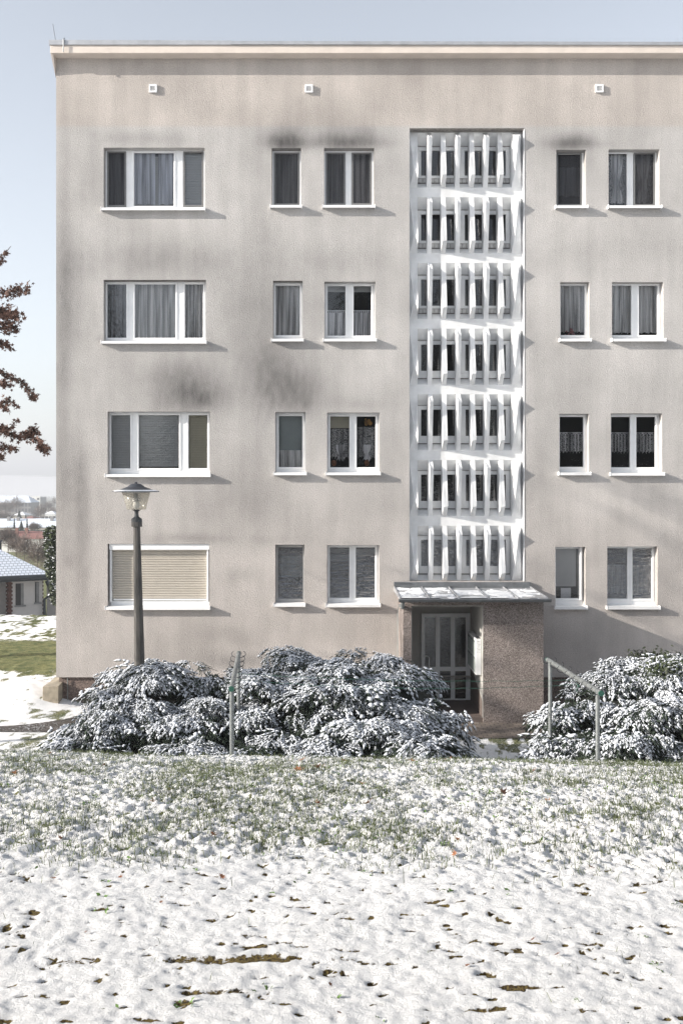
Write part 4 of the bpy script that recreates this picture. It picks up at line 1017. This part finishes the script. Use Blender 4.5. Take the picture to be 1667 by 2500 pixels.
def branches(root, trunk_h, r0, seed, levels=4, spread=.6, nsub=(5, 5, 4, 4), limb=1.0, droop=0, start=.3):
    """returns MB of trunk and of limbs plus the twig ends"""
    rr = random.Random(seed); tr_ = MB(); lb = MB(); ends = []
    def grow(mb, p, d, L_, r, lev):
        pts = [p]; n = 5
        for i in range(n):
            d = (d+Vector((rr.uniform(-.13, .13), rr.uniform(-.13, .13), rr.uniform(-.06, .10)-droop*lev*.05))).normalized(); pts.append(pts[-1]+d*(L_/n))
        mb.tube(pts, r, 7 if lev == 0 else (5 if lev < 3 else 3), r*.35, caps=False)
        if lev >= levels: ends.append(pts[-1]); ends.append(pts[-3]); return
        for k in range(nsub[min(lev, len(nsub)-1)]):
            t = start+(1-start)*(k+rr.random())/nsub[min(lev, len(nsub)-1)] if lev == 0 else rr.uniform(.25, 1)
            i = min(n-1, int(t*n)); q = pts[i].lerp(pts[i+1], t*n-i)
            a = rr.uniform(0, 2*math.pi); side = Vector((math.cos(a), math.sin(a), rr.uniform(-.1, .4)))
            nd_ = (d*(1-spread)+side*spread*1.2).normalized()
            grow(lb, q, nd_, L_*rr.uniform(.42, .62)*(limb if lev == 0 else 1), r*(1-.6*t)*.5, lev+1)
        if lev > 0: ends.append(pts[-1])
    grow(tr_, Vector(root), Vector((0, 0, 1)), trunk_h, r0, 0)
    return tr_, lb, ends
def bare_tree(name, label, loc, h, r0, seed, leafm=None, nleaf=0, lsize=.05, levels=4, nsub=(9, 5, 4, 4), group=None, cat='tree', barkm=None, start=.3, spread=.6, limb=1.0):
    root = empty(name, loc); tag(root, label, cat, group); t, l, e = branches(loc, h, r0, seed, levels, spread, nsub, start=start, limb=limb)
    bm_ = barkm or M['bark']
    t.build('trunk', bm_, root, smooth=True); l.build('crown', bm_, root)
    if nleaf:
        E = np.array([tuple(p) for p in e]); r = np.random.RandomState(seed); C = E[r.randint(len(E), size=nleaf)]+r.normal(size=(nleaf, 3))*.08
        leaf_cloud('leaves', C, lsize, leafm, root, seed)
    return root
# trees left of the frame whose shadows fall on the bushes, the porch and the right of the facade
bare_tree('bare_tree', 'leafless garden tree standing left of the junipers', (-11.0, 12.2, float(gz(-11, 12.2))), 4.6, .07, 5, None, 0, levels=4, nsub=(14, 5, 4, 3), limb=.5)
bare_tree('bare_tree', 'leafless slender tree standing left of the paved path', (-12.2, 15.3, 0), 7.6, .09, 8, M['leafb'], 500, .06, levels=4, nsub=(16, 5, 4, 3), limb=.32)
bare_tree('poplar', 'slim leafless poplar standing far left of the lawn', (-18.5, 11.9, float(gz(-18.5, 11.9))), 14.0, .20, 12, None, 0, levels=4, nsub=(30, 6, 4, 3), limb=.22, start=.45)
bare_tree('poplar', 'second slim leafless poplar nearer the photographer on the far left', (-24, 9.3, float(gz(-24, 9.3))), 15.0, .20, 15, None, 0, levels=4, nsub=(30, 6, 4, 3), limb=.22, start=.5)

# tree with brown autumn leaves whose branch tips reach in from the left edge
TY = 25.0
AT = empty('autumn_tree', (-12.4, TY, 0)); tag(AT, 'tree with dry brown leaves reaching in from the left edge against the sky', 'tree')
m = MB(); tx = -12.4
m.tube([(tx, TY, -.1), (tx+.05, TY, 3), (tx-.1, TY+.1, 6), (tx+.1, TY, 9), (tx, TY, 11.5)], .22, 9, .06); m.build('trunk', M['bark'], AT, smooth=True)
paths = [  # photo-pixel polylines of the twigs, from off-frame to the tip, with leaf half-width
 ([(-120, 700), (-60, 650), (-10, 630), (12, 618), (27, 600)], 7, 60, .55), ([(-10, 640), (10, 636)], 5, 20, .0),
 ([(-140, 800), (-60, 740), (0, 715), (30, 712), (56, 705), (73, 683)], 14, 380, .25), ([(-20, 760), (10, 760), (40, 768), (44, 772)], 15, 260, 0), ([(-30, 800), (5, 800), (32, 795), (38, 806)], 14, 200, 0), ([(-30, 830), (8, 838), (24, 842)], 11, 130, 0),
 ([(-100, 950), (-40, 890), (0, 905), (25, 920), (50, 930), (68, 948), (86, 972)], 7, 210, .1), ([(0, 930), (25, 940)], 7, 40, 0), ([(75, 965), (84, 970)], 7, 30, 0),
 ([(-60, 980), (0, 990), (20, 975), (35, 985), (42, 990)], 8, 110, 0), ([(0, 990), (22, 1003)], 5, 25, 0),
 ([(-150, 960), (-60, 1020), (0, 1045), (25, 1060), (50, 1066), (75, 1062), (100, 1085), (122, 1092)], 10, 300, .35), ([(20, 1048), (45, 1022), (44, 1030)], 4, 16, .4), ([(60, 1060), (80, 1045), (92, 1052)], 9, 70, 0), ([(95, 1085), (110, 1098), (115, 1100)], 10, 90, 0),
 ([(-40, 1100), (0, 1088), (20, 1090), (40, 1100)], 10, 120, 0), ([(0, 1110), (8, 1118)], 6, 30, 0), ([(0, 1042), (15, 1044), (25, 1050)], 7, 40, 0)]
m = MB(); C = []
rr = np.random.RandomState(31)
for pi, (pts, hw, n, t0) in enumerate(paths):
    dy = rr.uniform(-.8, .8); P3 = [Vector(at(px, py, TY+dy)) for px, py in pts]
    if pts[0][0] < -50: P3 = [Vector((tx, TY, P3[0].z+1.2 if pi < 9 else P3[0].z+.3))]+P3
    m.tube(P3, .030 if pts[0][0] < -50 else .014, 4, .007, caps=False)
    seg = [Vector(at(px, py, TY+dy)) for px, py in pts]; cum = [0]
    for i in range(len(seg)-1): cum.append(cum[-1]+(seg[i+1]-seg[i]).length)
    for k in range(int(n*1.15)):
        s = (t0*.5+(1-t0*.5)*rr.rand() if pts[0][0] < -50 else rr.rand())*cum[-1]*(.93 if t0 > .2 else 1)
        i = max(j for j in range(len(seg)-1) if cum[j] <= s); t = (s-cum[i])/(cum[i+1]-cum[i]); p = seg[i].lerp(seg[i+1], t)
        # clumped
        cl = hw/FPX*TY; C.append((p.x+rr.normal()*cl*.55, p.y+rr.normal()*cl, p.z+rr.normal()*cl*.55-.02))
m.build('branches', M['bark'], AT)
leaf_cloud('leaves', np.array(C), .070, M['leafb'], AT, 77)

# glossy evergreen by the bungalow
EG = empty('evergreen_shrub', (*at(128, 1500, 44)[:2], -1.8)); tag(EG, 'tall glossy evergreen shrub with snow flecks beside the bungalow', 'shrub')
r = np.random.RandomState(4); C = []
for (cx, cy, rx, ry, n) in ((131, 1305, 24, 20, 900), (120, 1335, 14, 14, 260), (127, 1350, 16, 20, 400), (135, 1390, 24, 30, 900), (118, 1380, 8, 12, 160), (135, 1440, 14, 40, 500), (150, 1360, 25, 60, 900)):
    for k in range(n):
        a = r.uniform(0, 2*math.pi); q = math.sqrt(r.rand()); X, Y_, Z0 = at(cx+math.cos(a)*q*rx, cy+math.sin(a)*q*ry, 44+r.uniform(-.5, .5)); C.append((X, Y_, Z0))
C = np.array(C); k = r.rand(len(C))
leaf_cloud('leaves', C[k > .06], .10, M['evergreen'], EG, 5, star=False); leaf_cloud('snow_flecks', C[k <= .06]+[0, -.3, .05], .07, M['snow'], EG, 6, star=False, flat=3)
m = MB(); x, y, z = at(140, 1500, 44); m.tube([(x, y, -2.5), (x, y, 1.5)], .07, 6); m.build('trunk', M['bark'], EG)

# ================================================================ BUNGALOW
BY = 49.0
M['bwall'] = simple('bungalow_plaster', (.50, .47, .45), .9, var=.04); M['bdark'] = simple('bungalow_dark', (.03, .028, .028), .6); M['brick'] = simple('red_brown_brick', (.10, .05, .04), .85, var=.3)
CX = X_(124, BY); TH = R(28); BG = empty('bungalow', (CX, BY, -3)); tag(BG, 'low bungalow with snow dusted hipped tile roof behind the lawn', 'bungalow')
def bX(px, Y=0):
    k = (px-PX0)/FPX; d = (CX-k*BY)/(math.cos(TH)-k*math.sin(TH)); return CX-d
def bat(px, py, Y):
    x = bX(px); Yr = BY-(CX-x)*math.sin(TH); return (x, Y, EYE-(py-PY0)/FPX*(Yr+.3))
def bZ(py, Y=0): return EYE-(py-PY0)/FPX*(BY+.3)
wy = BY+.6
def bq(x0, x1, y0, y1, Ya, Yb, m_, nm): 
    m = MB(); a = bat(x0, y1, Ya); b_ = bat(x1, y0, Ya); m.box(a[0], b_[0], Ya, Yb, a[2], b_[2]); return m.build(nm, m_, BG)
x_l = CX-15; xw = bX(112, wy); ztop = bZ(1403, wy); zbt = -3.6
m = MB(); m.box(bX(33, wy), xw, wy, wy+8, zbt, ztop+.1); m.box(x_l, bX(33, wy)-.002, wy+1.6, wy+8, zbt, ztop+.1); m.build('wall', M['bwall'], BG)
m = MB(); m.box(bX(25, wy), bX(33, wy), wy-.05, wy+.35, zbt, ztop); zq = ztop-.15; k = 0
while zq > zbt:
    m.box(bX(21.5, wy), bX(25, wy)-.002, wy-.04, wy+.3, zq-.10, zq); m.box(bX(33, wy)+.002, bX(35.6, wy), wy-.04, wy-.002, zq-.10, zq); m.box(bX(109.5, wy), bX(111.8, wy), wy-.03, wy-.002, zq-.1, zq); zq -= .2
m.build('brick_pier', M['brick'], BG)
for (x0, x1, y0, y1) in ((43, 63, 1425, 1479), (91, 101, 1422, 1472)):
    m = MB(); a = bat(x0, y1, wy); b_ = bat(x1, y0, wy); m.box(a[0], b_[0], wy-.012, wy-.002, a[2], b_[2]); w2 = m.build('window', M['bdark'], BG)
    m = MB(); m.box(b_[0]-.14, b_[0], wy-.022, wy-.013, a[2], b_[2]); m.build('reveal', M['sframe'], w2)
    m = MB(); m.box(a[0]-.05, b_[0]+.1, wy-.12, wy-.002, a[2]-.09, a[2]-.01); m.build('sill', M['sframe'], w2)
m = MB(); m.box(bX(-60, wy), bX(5.5, wy+1.5), wy+1.55, wy+1.59, zbt, bZ(1430, wy)); m.build('door', M['bdark'], BG)
hx, hz = CX, bZ(1400, BY)
rx_, rz, ry = hx-6.4, hz+3.55, BY+5.3
lx2 = x_l-1
m = MB(); m.add([(lx2, BY, hz-.55*0), (hx, BY, hz), (rx_, ry, rz), (lx2, ry, rz), (hx, ry+5.3, hz), (lx2, ry+5.3, hz), (lx2, BY, hz-.1), (hx, BY, hz-.1), (hx, ry+5.3, hz-.1), (lx2, ry+5.3, hz-.1)],
             [(0, 1, 2, 3), (1, 4, 2), (3, 2, 4, 5), (6, 9, 8, 7), (0, 6, 7, 1), (1, 7, 8, 4)])
rf = m.build('roof', M['tiles'], BG)
m = MB(); p = bat(25.5, 1335, BY+3.4); m.tube([(p[0], p[1], p[2]-.5), (p[0], p[1], p[2]+.1)], .10, 8); m.tube([(p[0], p[1], p[2]+.1), (p[0], p[1], p[2]+.18)], .16, 8); m.build('vent_pipe', M['iron'], rf)
m = MB(); m.tube([(lx2, BY-.08, hz-.12), (hx+.1, BY-.08, hz-.12)], .12, 8); m.box(lx2, hx, BY+.02, wy-.01, hz-.32, hz-.102); m.build('gutter', M['iron'], BG)
m = MB(); m.tube([(hx+.05, BY-.05, hz-.15), (hx+.3, BY-.05, hz-.5), (hx+.2, BY+.1, hz-.95), (bX(113.5, wy), wy-.1, hz-1.35), (bX(113.5, wy), wy-.1, zbt)], .07, 6); m.build('downpipe', M['iron'], BG)
BG.rotation_euler = (0, 0, TH)
# lean-to on its right
GR = empty('lean_to_shed', at(130, 1495, 50.5)); tag(GR, 'pale lean to with a dark sloping verge right of the bungalow', 'shed')
a = at(114, 1420, 50.5); b_ = at(139, 1478, 50.5); m = MB()
m.add([(a[0], 50.5, -3.6), (b_[0]+1, 50.5, -3.6), (b_[0]+1, 50.5, b_[2]-2), (b_[0], 50.5, b_[2]), (a[0], 50.5, a[2]), (a[0], 56, -3.6), (b_[0]+1, 56, -3.6), (b_[0]+1, 56, b_[2]-2), (b_[0], 56, b_[2]), (a[0], 56, a[2])],
      [(0, 1, 2, 3, 4), (4, 3, 8, 9), (3, 2, 7, 8)]); m.build('wall', M['bwall'], GR)
m = MB(); m.tube([(a[0], 50.45, a[2]+.05), (b_[0]+.1, 50.45, b_[2])], .10, 6); m.build('verge', M['iron'], GR)

# ================================================================ TOWN IN THE VALLEY
M['redroof'] = simple('red_tile_roof', (.22, .10, .085), .9, var=.25, vs=.6); M['snowroof'] = simple('snowy_roof', (.62, .68, .76), .9, var=.12, vs=.25)
M['hwall'] = simple('house_render', (.40, .37, .33), .9, var=.08, vs=.3); M['hwhite'] = simple('white_render', (.78, .78, .76), .9, var=.05); M['hgrey'] = simple('grey_render', (.26, .25, .25), .9, var=.1)
M['hbrick'] = simple('chimney_brick', (.28, .15, .12), .9); M['wdark'] = simple('far_window', (.08, .08, .09), .4)
M['twig'] = simple('grey_brown_twigs', (.16, .13, .115), .95, var=.3, vs=.3)
def house(label, px0, px1, pyr, pye, pyb, Y, dep, wm, rm, ridge_in=0, wins=None, chim=(), cat='house', name='house', gable_left=False):
    """ridge parallel to the picture; px extents, ridge y, eave y, foot y at distance Y"""
    x0, x1 = X_(px0, Y), X_(px1, Y); zr, ze, zb = Z_(pyr, Y+dep/2), Z_(pye, Y), Z_(pyb, Y)-6
    H = empty(name, ((x0+x1)/2, Y, Z_(pyb, Y))); tag(H, label, cat)
    m = MB(); m.box(x0+.2, x1-.2, Y+.2, Y+dep-.2, zb, ze)
    if not ridge_in:
        for x in (x0+.2, x1-.2): m.add([(x, Y+.2, ze), (x, Y+dep-.2, ze), (x, Y+dep/2, zr-.2)], [(0, 1, 2)])
    m.build('wall', wm, H)
    m = MB(); yr = Y+dep/2; q = ridge_in
    m.add([(x0, Y, ze), (x1, Y, ze), (x1-q, yr, zr), (x0+q, yr, zr), (x1, Y+dep, ze), (x0, Y+dep, ze)], [(0, 1, 2, 3), (3, 2, 4, 5)]+([(0, 3, 5), (1, 4, 2)] if q else []))
    rf = m.build('roof', rm, H)
    for (cp, cm, wd, hh) in chim:
        cx = X_(cp, Y+dep*.4); zc = zr-.6
        mm_ = MB(); mm_.box(cx-wd/2, cx+wd/2, Y+dep*.36, Y+dep*.36+wd, zc-1.8, zr+hh); mm_.build('chimney', cm, rf)
    if wins:
        n, rws, wd, hh = wins
        for j in range(rws):
            for i in range(n):
                cx = x0+(x1-x0)*(i+.5)/n; cz = ze-1.3-j*2.9
                mw = MB(); mw.box(cx-wd/2, cx+wd/2, Y+.14, Y+.198, cz-hh/2, cz+hh/2); mw.build('window', M['wdark'], H)
    return H
house('red roofed house with two brick chimneys behind the bungalow roof', 0, 106, 1297, 1316, 1345, 150, 9, M['hwhite'], M['redroof'], 0, None, ((42, M['hbrick'], .42, .6), (66, M['hbrick'], .42, .6)))
H2 = house('long apartment row with blue white snowy roof and dark chimneys in the valley', -60, 160, 1266, 1288, 1300, 235, 11, M['hwall'], M['snowroof'], 0, (34, 1, 1.1, 1.3), ((22, M['hgrey'], .7, .5), (45, M['hgrey'], .7, .5), (127, M['hgrey'], .7, .5)))
house('small house with a short red roof half hidden by conifers', 52, 82, 1260, 1266, 1275, 300, 8, M['hwhite'], M['redroof'], 1.5)
house('small white roofed house left of the big grey tree', 28, 62, 1249, 1258, 1266, 380, 10, M['hwall'], M['snow'], 3)
house('white roofed house on the right in the valley', 100, 136, 1247, 1256, 1268, 390, 10, M['hwhite'], M['snow'], 3, (4, 1, 1.2, 1.2))
house('large institutional building with white hipped roof and dormers', -90, 76, 1210, 1227, 1252, 520, 16, M['hgrey'], M['snowroof'], 4, (20, 2, 1.3, 2.0), (), 'building', 'large_building')
SB = empty('slab_block', at(80, 1250, 620)); tag(SB, 'white prefabricated slab block with dark balcony openings in the haze', 'building')
a = at(60, 1258, 620); b_ = at(98, 1212, 620); c = at(122, 1213, 640)
m = MB(); m.box(a[0], b_[0], 620, 632, a[2]-8, b_[2]); m.build('wall', M['hwhite'], SB); m = MB(); m.box(b_[0]+.01, c[0], 620.5, 632, a[2]-8, b_[2]-.6); m.build('side_wall', M['hgrey'], SB)
for j in range(6):
    for px in (73, 80, 93):
        x = X_(px, 620); m = MB(); m.box(x-.7, x+.7, 619.9, 619.99, b_[2]-2.2-j*2.6, b_[2]-1.0-j*2.6); m.build('window', M['wdark'], SB)
# town trees, grouped kinds
def puff_tree(name, label, px, pyt, pyb, wpx, Y, seed, m_, kind='round', n=900, group=None):
    x = X_(px, Y); zt, zb = Z_(pyt, Y), Z_(pyb, Y); wd = wpx/FPX*Y/2; H = zt-zb; r = np.random.RandomState(seed)
    root = empty(name, (x, Y, zb)); tag(root, label, 'tree', group)
    m = MB(); m.tube([(x, Y, zb-3), (x, Y, zb+H*.75)], max(.05, wd*.07), 6, max(.02, wd*.02)); m.build('trunk', M['bark'], root)
    if kind == 'round':
        a = r.uniform(0, 2*math.pi, n); u = r.uniform(-1, 1, n); q = r.rand(n)**.4
        lump = 1+.25*np.sin(a*3+seed)+.2*np.sin(u*5+a*2)
        C = np.stack([x+np.sqrt(1-u*u)*np.cos(a)*wd*q*lump, Y+np.sqrt(1-u*u)*np.sin(a)*wd*q, zb+H*.58+u*H*.42*q*lump], 1)
        # twigs: thin slivers
        d = C-np.array([x, Y, zb+H*.3]); d /= np.linalg.norm(d, axis=1)[:, None]; d += r.normal(size=d.shape)*.45
        L_ = wd*.30; s = np.cross(d, r.normal(size=d.shape)); s /= np.linalg.norm(s, axis=1)[:, None]; s *= wd*.018
        V = np.stack([C-s, C+s, C+d*L_], 1).reshape(-1, 3); F = np.arange(len(V)).reshape(-1, 3)
        fast('crown', V, F, m_, root)
    else:
        t = r.rand(n)**.7; a = r.uniform(0, 2*math.pi, n); rad = wd*(t+.06)*(.75+.25*np.sin(t*40))*r.uniform(.5, 1, n)
        C = np.stack([x+np.cos(a)*rad, Y+np.sin(a)*rad, zt-(zt-zb)*t*.97], 1)
        leaf_cloud('crown', C, max(.12, wd*.17), m_, root, seed, star=True)
    return root
puff_tree('conifer', 'dark fir between the grey town trees', 47, 1248, 1268, 17, 290, 1, M['conifer'], 'cone', 500)
puff_tree('conifer', 'slim dark cypress left in front of the long snowy roof', 35, 1266, 1292, 7, 215, 2, M['conifer'], 'cone', 400)
puff_tree('conifer', 'spruce in the middle in front of the long snowy roof', 52, 1272, 1296, 17, 210, 3, M['conifer'], 'cone', 500)
puff_tree('conifer', 'slim dark cypress right in front of the long snowy roof', 66, 1266, 1296, 8, 212, 4, M['conifer'], 'cone', 400)
puff_tree('conifer', 'pointed dark conifer top beside the short red roof', 63, 1257, 1270, 6, 285, 5, M['conifer'], 'cone', 300)
TT = [(40, 1216, 1252, 30, 420, 'broad grey leafless tree before the large institutional building'), (14, 1226, 1256, 40, 430, 'grey brown leafless tree at the left edge of the town'), (98, 1234, 1272, 30, 350, 'large leafless tree in front of the white slab block'),
      (118, 1226, 1254, 26, 440, 'leafless tree right of the slab block'), (132, 1214, 1240, 12, 520, 'small dark tree at the end of the town skyline'), (130, 1240, 1262, 24, 400, 'brownish leafless tree beside the wall corner in the valley'),
      (8, 1252, 1275, 40, 330, 'rust tinted leafless tree behind the long snowy roof')]
for i, (px, a, b_, wd, Y, lb) in enumerate(TT): puff_tree('leafless_tree', lb, px, a, b_, wd, Y, 40+i, M['twig'], 'round', 1500, 'leafless trees in the town')
TT = [(20, 1292, 1340, 46, 120, 'brown leafless tree before the red roof on the left'), (60, 1306, 1380, 44, 95, 'twiggy grey tree above the bungalow roof'), (92, 1318, 1400, 44, 88, 'pale twiggy tree behind the bungalow hip'), (112, 1300, 1400, 30, 92, 'leafless tree beside the evergreen shrub'), (84, 1278, 1300, 26, 190, 'thin leafless tree in front of the long row'), (130, 1400, 1450, 20, 70, 'brown shrub tree seen under the evergreen'), (40, 1315, 1350, 40, 100, 'dense brown twiggy tree over the bungalow roof edge')]
for i, (px, a, b_, wd, Y, lb) in enumerate(TT): puff_tree('leafless_tree', lb, px, a, b_, wd, Y, 60+i, M['twig'], 'round', 2600, 'leafless trees behind the bungalow')

# trees behind the photographer, mirrored in the panes
for i in range(12):
    x = -30+i*5.4+random.uniform(-1.5, 1.5); Y = -17+random.uniform(-3, 3); g = float(gz(x, Y)); h = random.uniform(14, 18)
    root = empty('spruce', (x, Y, g)); tag(root, ['tall spruce in the row behind the photographer', 'broad spruce in the row behind the photographer'][i % 2], 'tree', 'spruces behind the photographer')
    r = np.random.RandomState(200+i); n = 2600; t = r.rand(n)**.7; a = r.uniform(0, 2*math.pi, n); rad = 3.6*(t+.04)*(.8+.2*np.sin(t*60))*r.uniform(.55, 1, n)
    C = np.stack([x+np.cos(a)*rad, Y+np.sin(a)*rad, g+h-h*t*.93], 1); leaf_cloud('crown', C, .42, M['conifer'], root, i)
    m = MB(); m.tube([(x, Y, g-.3), (x, Y, g+h*.9)], .2, 7, .04); m.build('trunk', M['bark'], root)

# plant poking up at the right edge
PL = empty('rose_bush', at(1620, 1700, 16.6)); tag(PL, 'dark leafy rose bush rising above the right juniper', 'bush'); m = MB(); C = []
r = np.random.RandomState(8)
for pts in ([(1640, 1760), (1625, 1660), (1610, 1620), (1580, 1600), (1552, 1600)], [(1660, 1760), (1650, 1650), (1640, 1610), (1600, 1598)], [(1690, 1760), (1670, 1640), (1668, 1605)], [(1620, 1760), (1615, 1680), (1600, 1640)], [(1720, 1760), (1700, 1640), (1690, 1600)]):
    P3 = [Vector(at(x, y, 16.4)) for x, y in pts]; m.tube(P3, .014, 5, .004, caps=False)
    for k in range(240):
        i = r.randint(0, len(P3)-1) if k % 3 else len(P3)-2; p = P3[i].lerp(P3[i+1], r.rand()); C.append((p.x+r.normal()*.07, p.y+r.normal()*.1, p.z+r.normal()*.05))
for k in range(1300): p = at(1630+r.normal()*34, 1650+r.normal()*22, 15.0+r.uniform(-.4, .6)); C.append(p)
m.build('stems', M['bark'], PL); leaf_cloud('leaves', np.array(C), .034, M['evergreen'], PL, 9, star=False)

# ================================================================ GRASS, WEEDS, LEAVES
def blades(name, N, xr, yr, seed, hmin, hmax, wd, m_, dens_f, label):
    r = np.random.RandomState(seed); X = r.uniform(*xr, N); Y = r.uniform(*yr, N)
    k = r.rand(N) < dens_f(X, Y); X = X[k]; Y = Y[k]; n = len(X); Z = gz(X, Y)+near_h(X, Y)
    H = r.uniform(hmin, hmax, n)*(.6+.9*r.rand(n)**2); a = r.uniform(0, 2*math.pi, n); lean = r.uniform(.1, .95, n)
    dx, dy = np.cos(a)*lean*H, np.sin(a)*lean*H*.8; w_ = wd*r.uniform(.7, 1.3, n); b = r.uniform(-.6, .6, n); sx, sy = np.cos(b)*w_, np.sin(b)*w_
    P = np.stack([X, Y, Z-.01], 1)
    m1 = P+np.stack([dx*.4, dy*.4, H*.6], 1); t = P+np.stack([dx, dy, H*(1-.35*lean)], 1); S = np.stack([sx, sy, 0*sx], 1)
    V = np.stack([P-S, P+S, m1-S*.8, m1+S*.8, t], 1).reshape(-1, 3)
    base = np.array([(0, 1, 3), (0, 3, 2), (2, 3, 4)]); F = (base[None]+(np.arange(n)*5)[:, None, None]).reshape(-1, 3)
    o = fast(name, V, F, m_); tag(o, label, 'grass', kind='stuff'); return o
def dens_long(X, Y):
    g = sstep(4.05, 4.7, Y+(fbm(X*1.5, Y*1.5, 3)-.5)*.7); c = fbm(X*1.1+70, Y*1.3, 3); c2 = fbm(X*6+3, Y*6, 3)
    return g*np.clip(.24+1.8*(c-.45)+2.0*(c2-.5), .08, 1)
blades('grass', 420000, (-4.4, 5.2), (4.0, 10.0), 5, .015, .060, .0016, M['blade'], dens_long, 'thin grass blades poking through the snow on the rise')
blades('grass', 400, (-2, 3), (2.7, 4.1), 6, .02, .06, .0012, M['blade'], lambda X, Y: .5+0*X, 'sparse grass blades in the smooth foreground snow')
# weeds: low rosettes of leaves where the snow is open
r = np.random.RandomState(14); C = []
for k in range(650):
    x, y = r.uniform(-4, 4.8), r.uniform(2.7, 8.5)
    if y < 4.2 and r.rand() < .75: continue
    g = float(gz(x, y))+float(near_h(np.array([x]), np.array([y]))[0])
    for q in range(r.randint(2, 8)): C.append((x+r.normal()*.018, y+r.normal()*.018, g+r.uniform(0, .014)))
o = leaf_cloud('weeds', np.array(C), .011, M['clover'], None, 15, star=False, flat=1.5); tag(o, 'small green weed leaves showing through the snow', 'weeds', kind='stuff')
# trodden needles and crumbs of earth on the mossy patches
fl = []
za, zb_ = 1.742, 1.8085
for (x, y) in ((239, 50), (300, 30), (213, 80), (443, 125), (506, 75), (840, 40), (1283, 107), (1350, 134), (1372, 128), (1460, 105), (1268, 155), (1350, 290), (905, 430), (225, 607), (512, 610), (945, 600), (685, 720), (368, 837), (255, 440), (655, 283), (60, 165)): fl.append((x/za, 1800+y/za))
for (x, y) in ((195, 93), (372, 112), (533, 103), (905, 158), (775, 258), (970, 285), (163, 293), (573, 467), (560, 520), (148, 220), (1158, 580), (617, 1027), (10, 1108), (50, 1237), (908, 922), (1013, 982)): fl.append((800+x/zb_, 1800+y/zb_))
def leaf_mesh(seed):
    r = random.Random(seed); m = MB(); K = 14; V = []
    for k in range(K):
        a = 2*math.pi*k/K; rad = (1.0 if k % 2 == 0 else .5)*r.uniform(.8, 1.15)*(1.15 if k == 0 else 1)
        V.append((math.cos(a)*rad, math.sin(a)*rad*.85, .35*rad*rad*r.uniform(.3, 1.3)))
    V.append((0, 0, 0)); m.add([(a*.036, b_*.036, c*.036) for a, b_, c in V], [(k, (k+1) % K, K) for k in range(K)])
    m.tube([(-.01, 0, 0), (-.03, .004, .006), (-.05, .0, .02)], .0013, 4); return m
lf = []
for k, mt in enumerate((M['leafo'], M['leafr'])):
    o = leaf_mesh(k+3).build('fallen_leaf', mt, None); lf.append(o)
for i, (px, py) in enumerate(fl):
    k = 1 if (i % 3 == 1 or py > 2200) else 0
    first = (i == 0 and k == 0) or (k == 1 and not any((j % 3 == 1 or fl[j][1] > 2200) for j in range(i)))
    o = lf[k] if first else lf[k].copy()
    if not first: sc.collection.objects.link(o)
    x, y, z = ray_ground(px, py); o.location = (x, y, z+.012+float(near_h(np.array([x]), np.array([y]))[0]))
    s = random.uniform(.8, 1.35)*(1 if py < 1990 else .5 if py < 2150 else .34); o.scale = (s, s, s); o.rotation_euler = (random.uniform(-.6, .9), random.uniform(-.5, .5), random.uniform(0, 6.28))
    tag(o, ['curled orange brown maple leaf lying on the snowy grass', 'small dark brown dead leaf lying on the snow'][k], 'fallen leaf', ['orange fallen leaves on the snow', 'dark fallen leaves on the snow'][k])

# ================================================================ AIR
m = MB(); m.box(-1700, 1700, -450, 3400, -70, 90)
hz = bpy.data.materials.new('haze_air'); hz.use_nodes = True; nt = hz.node_tree; nt.nodes.remove(nt.nodes['Principled BSDF'])
pv = nt.nodes.new('ShaderNodeVolumePrincipled'); pv.inputs['Color'].default_value = (.70, .73, .79, 1); pv.inputs['Density'].default_value = .00075; pv.inputs['Anisotropy'].default_value = .1
nt.links.new(pv.outputs[0], nt.nodes['Material Output'].inputs['Volume'])
tag(m.build('haze', hz, None), 'thin winter haze over the valley', 'haze', kind='stuff')
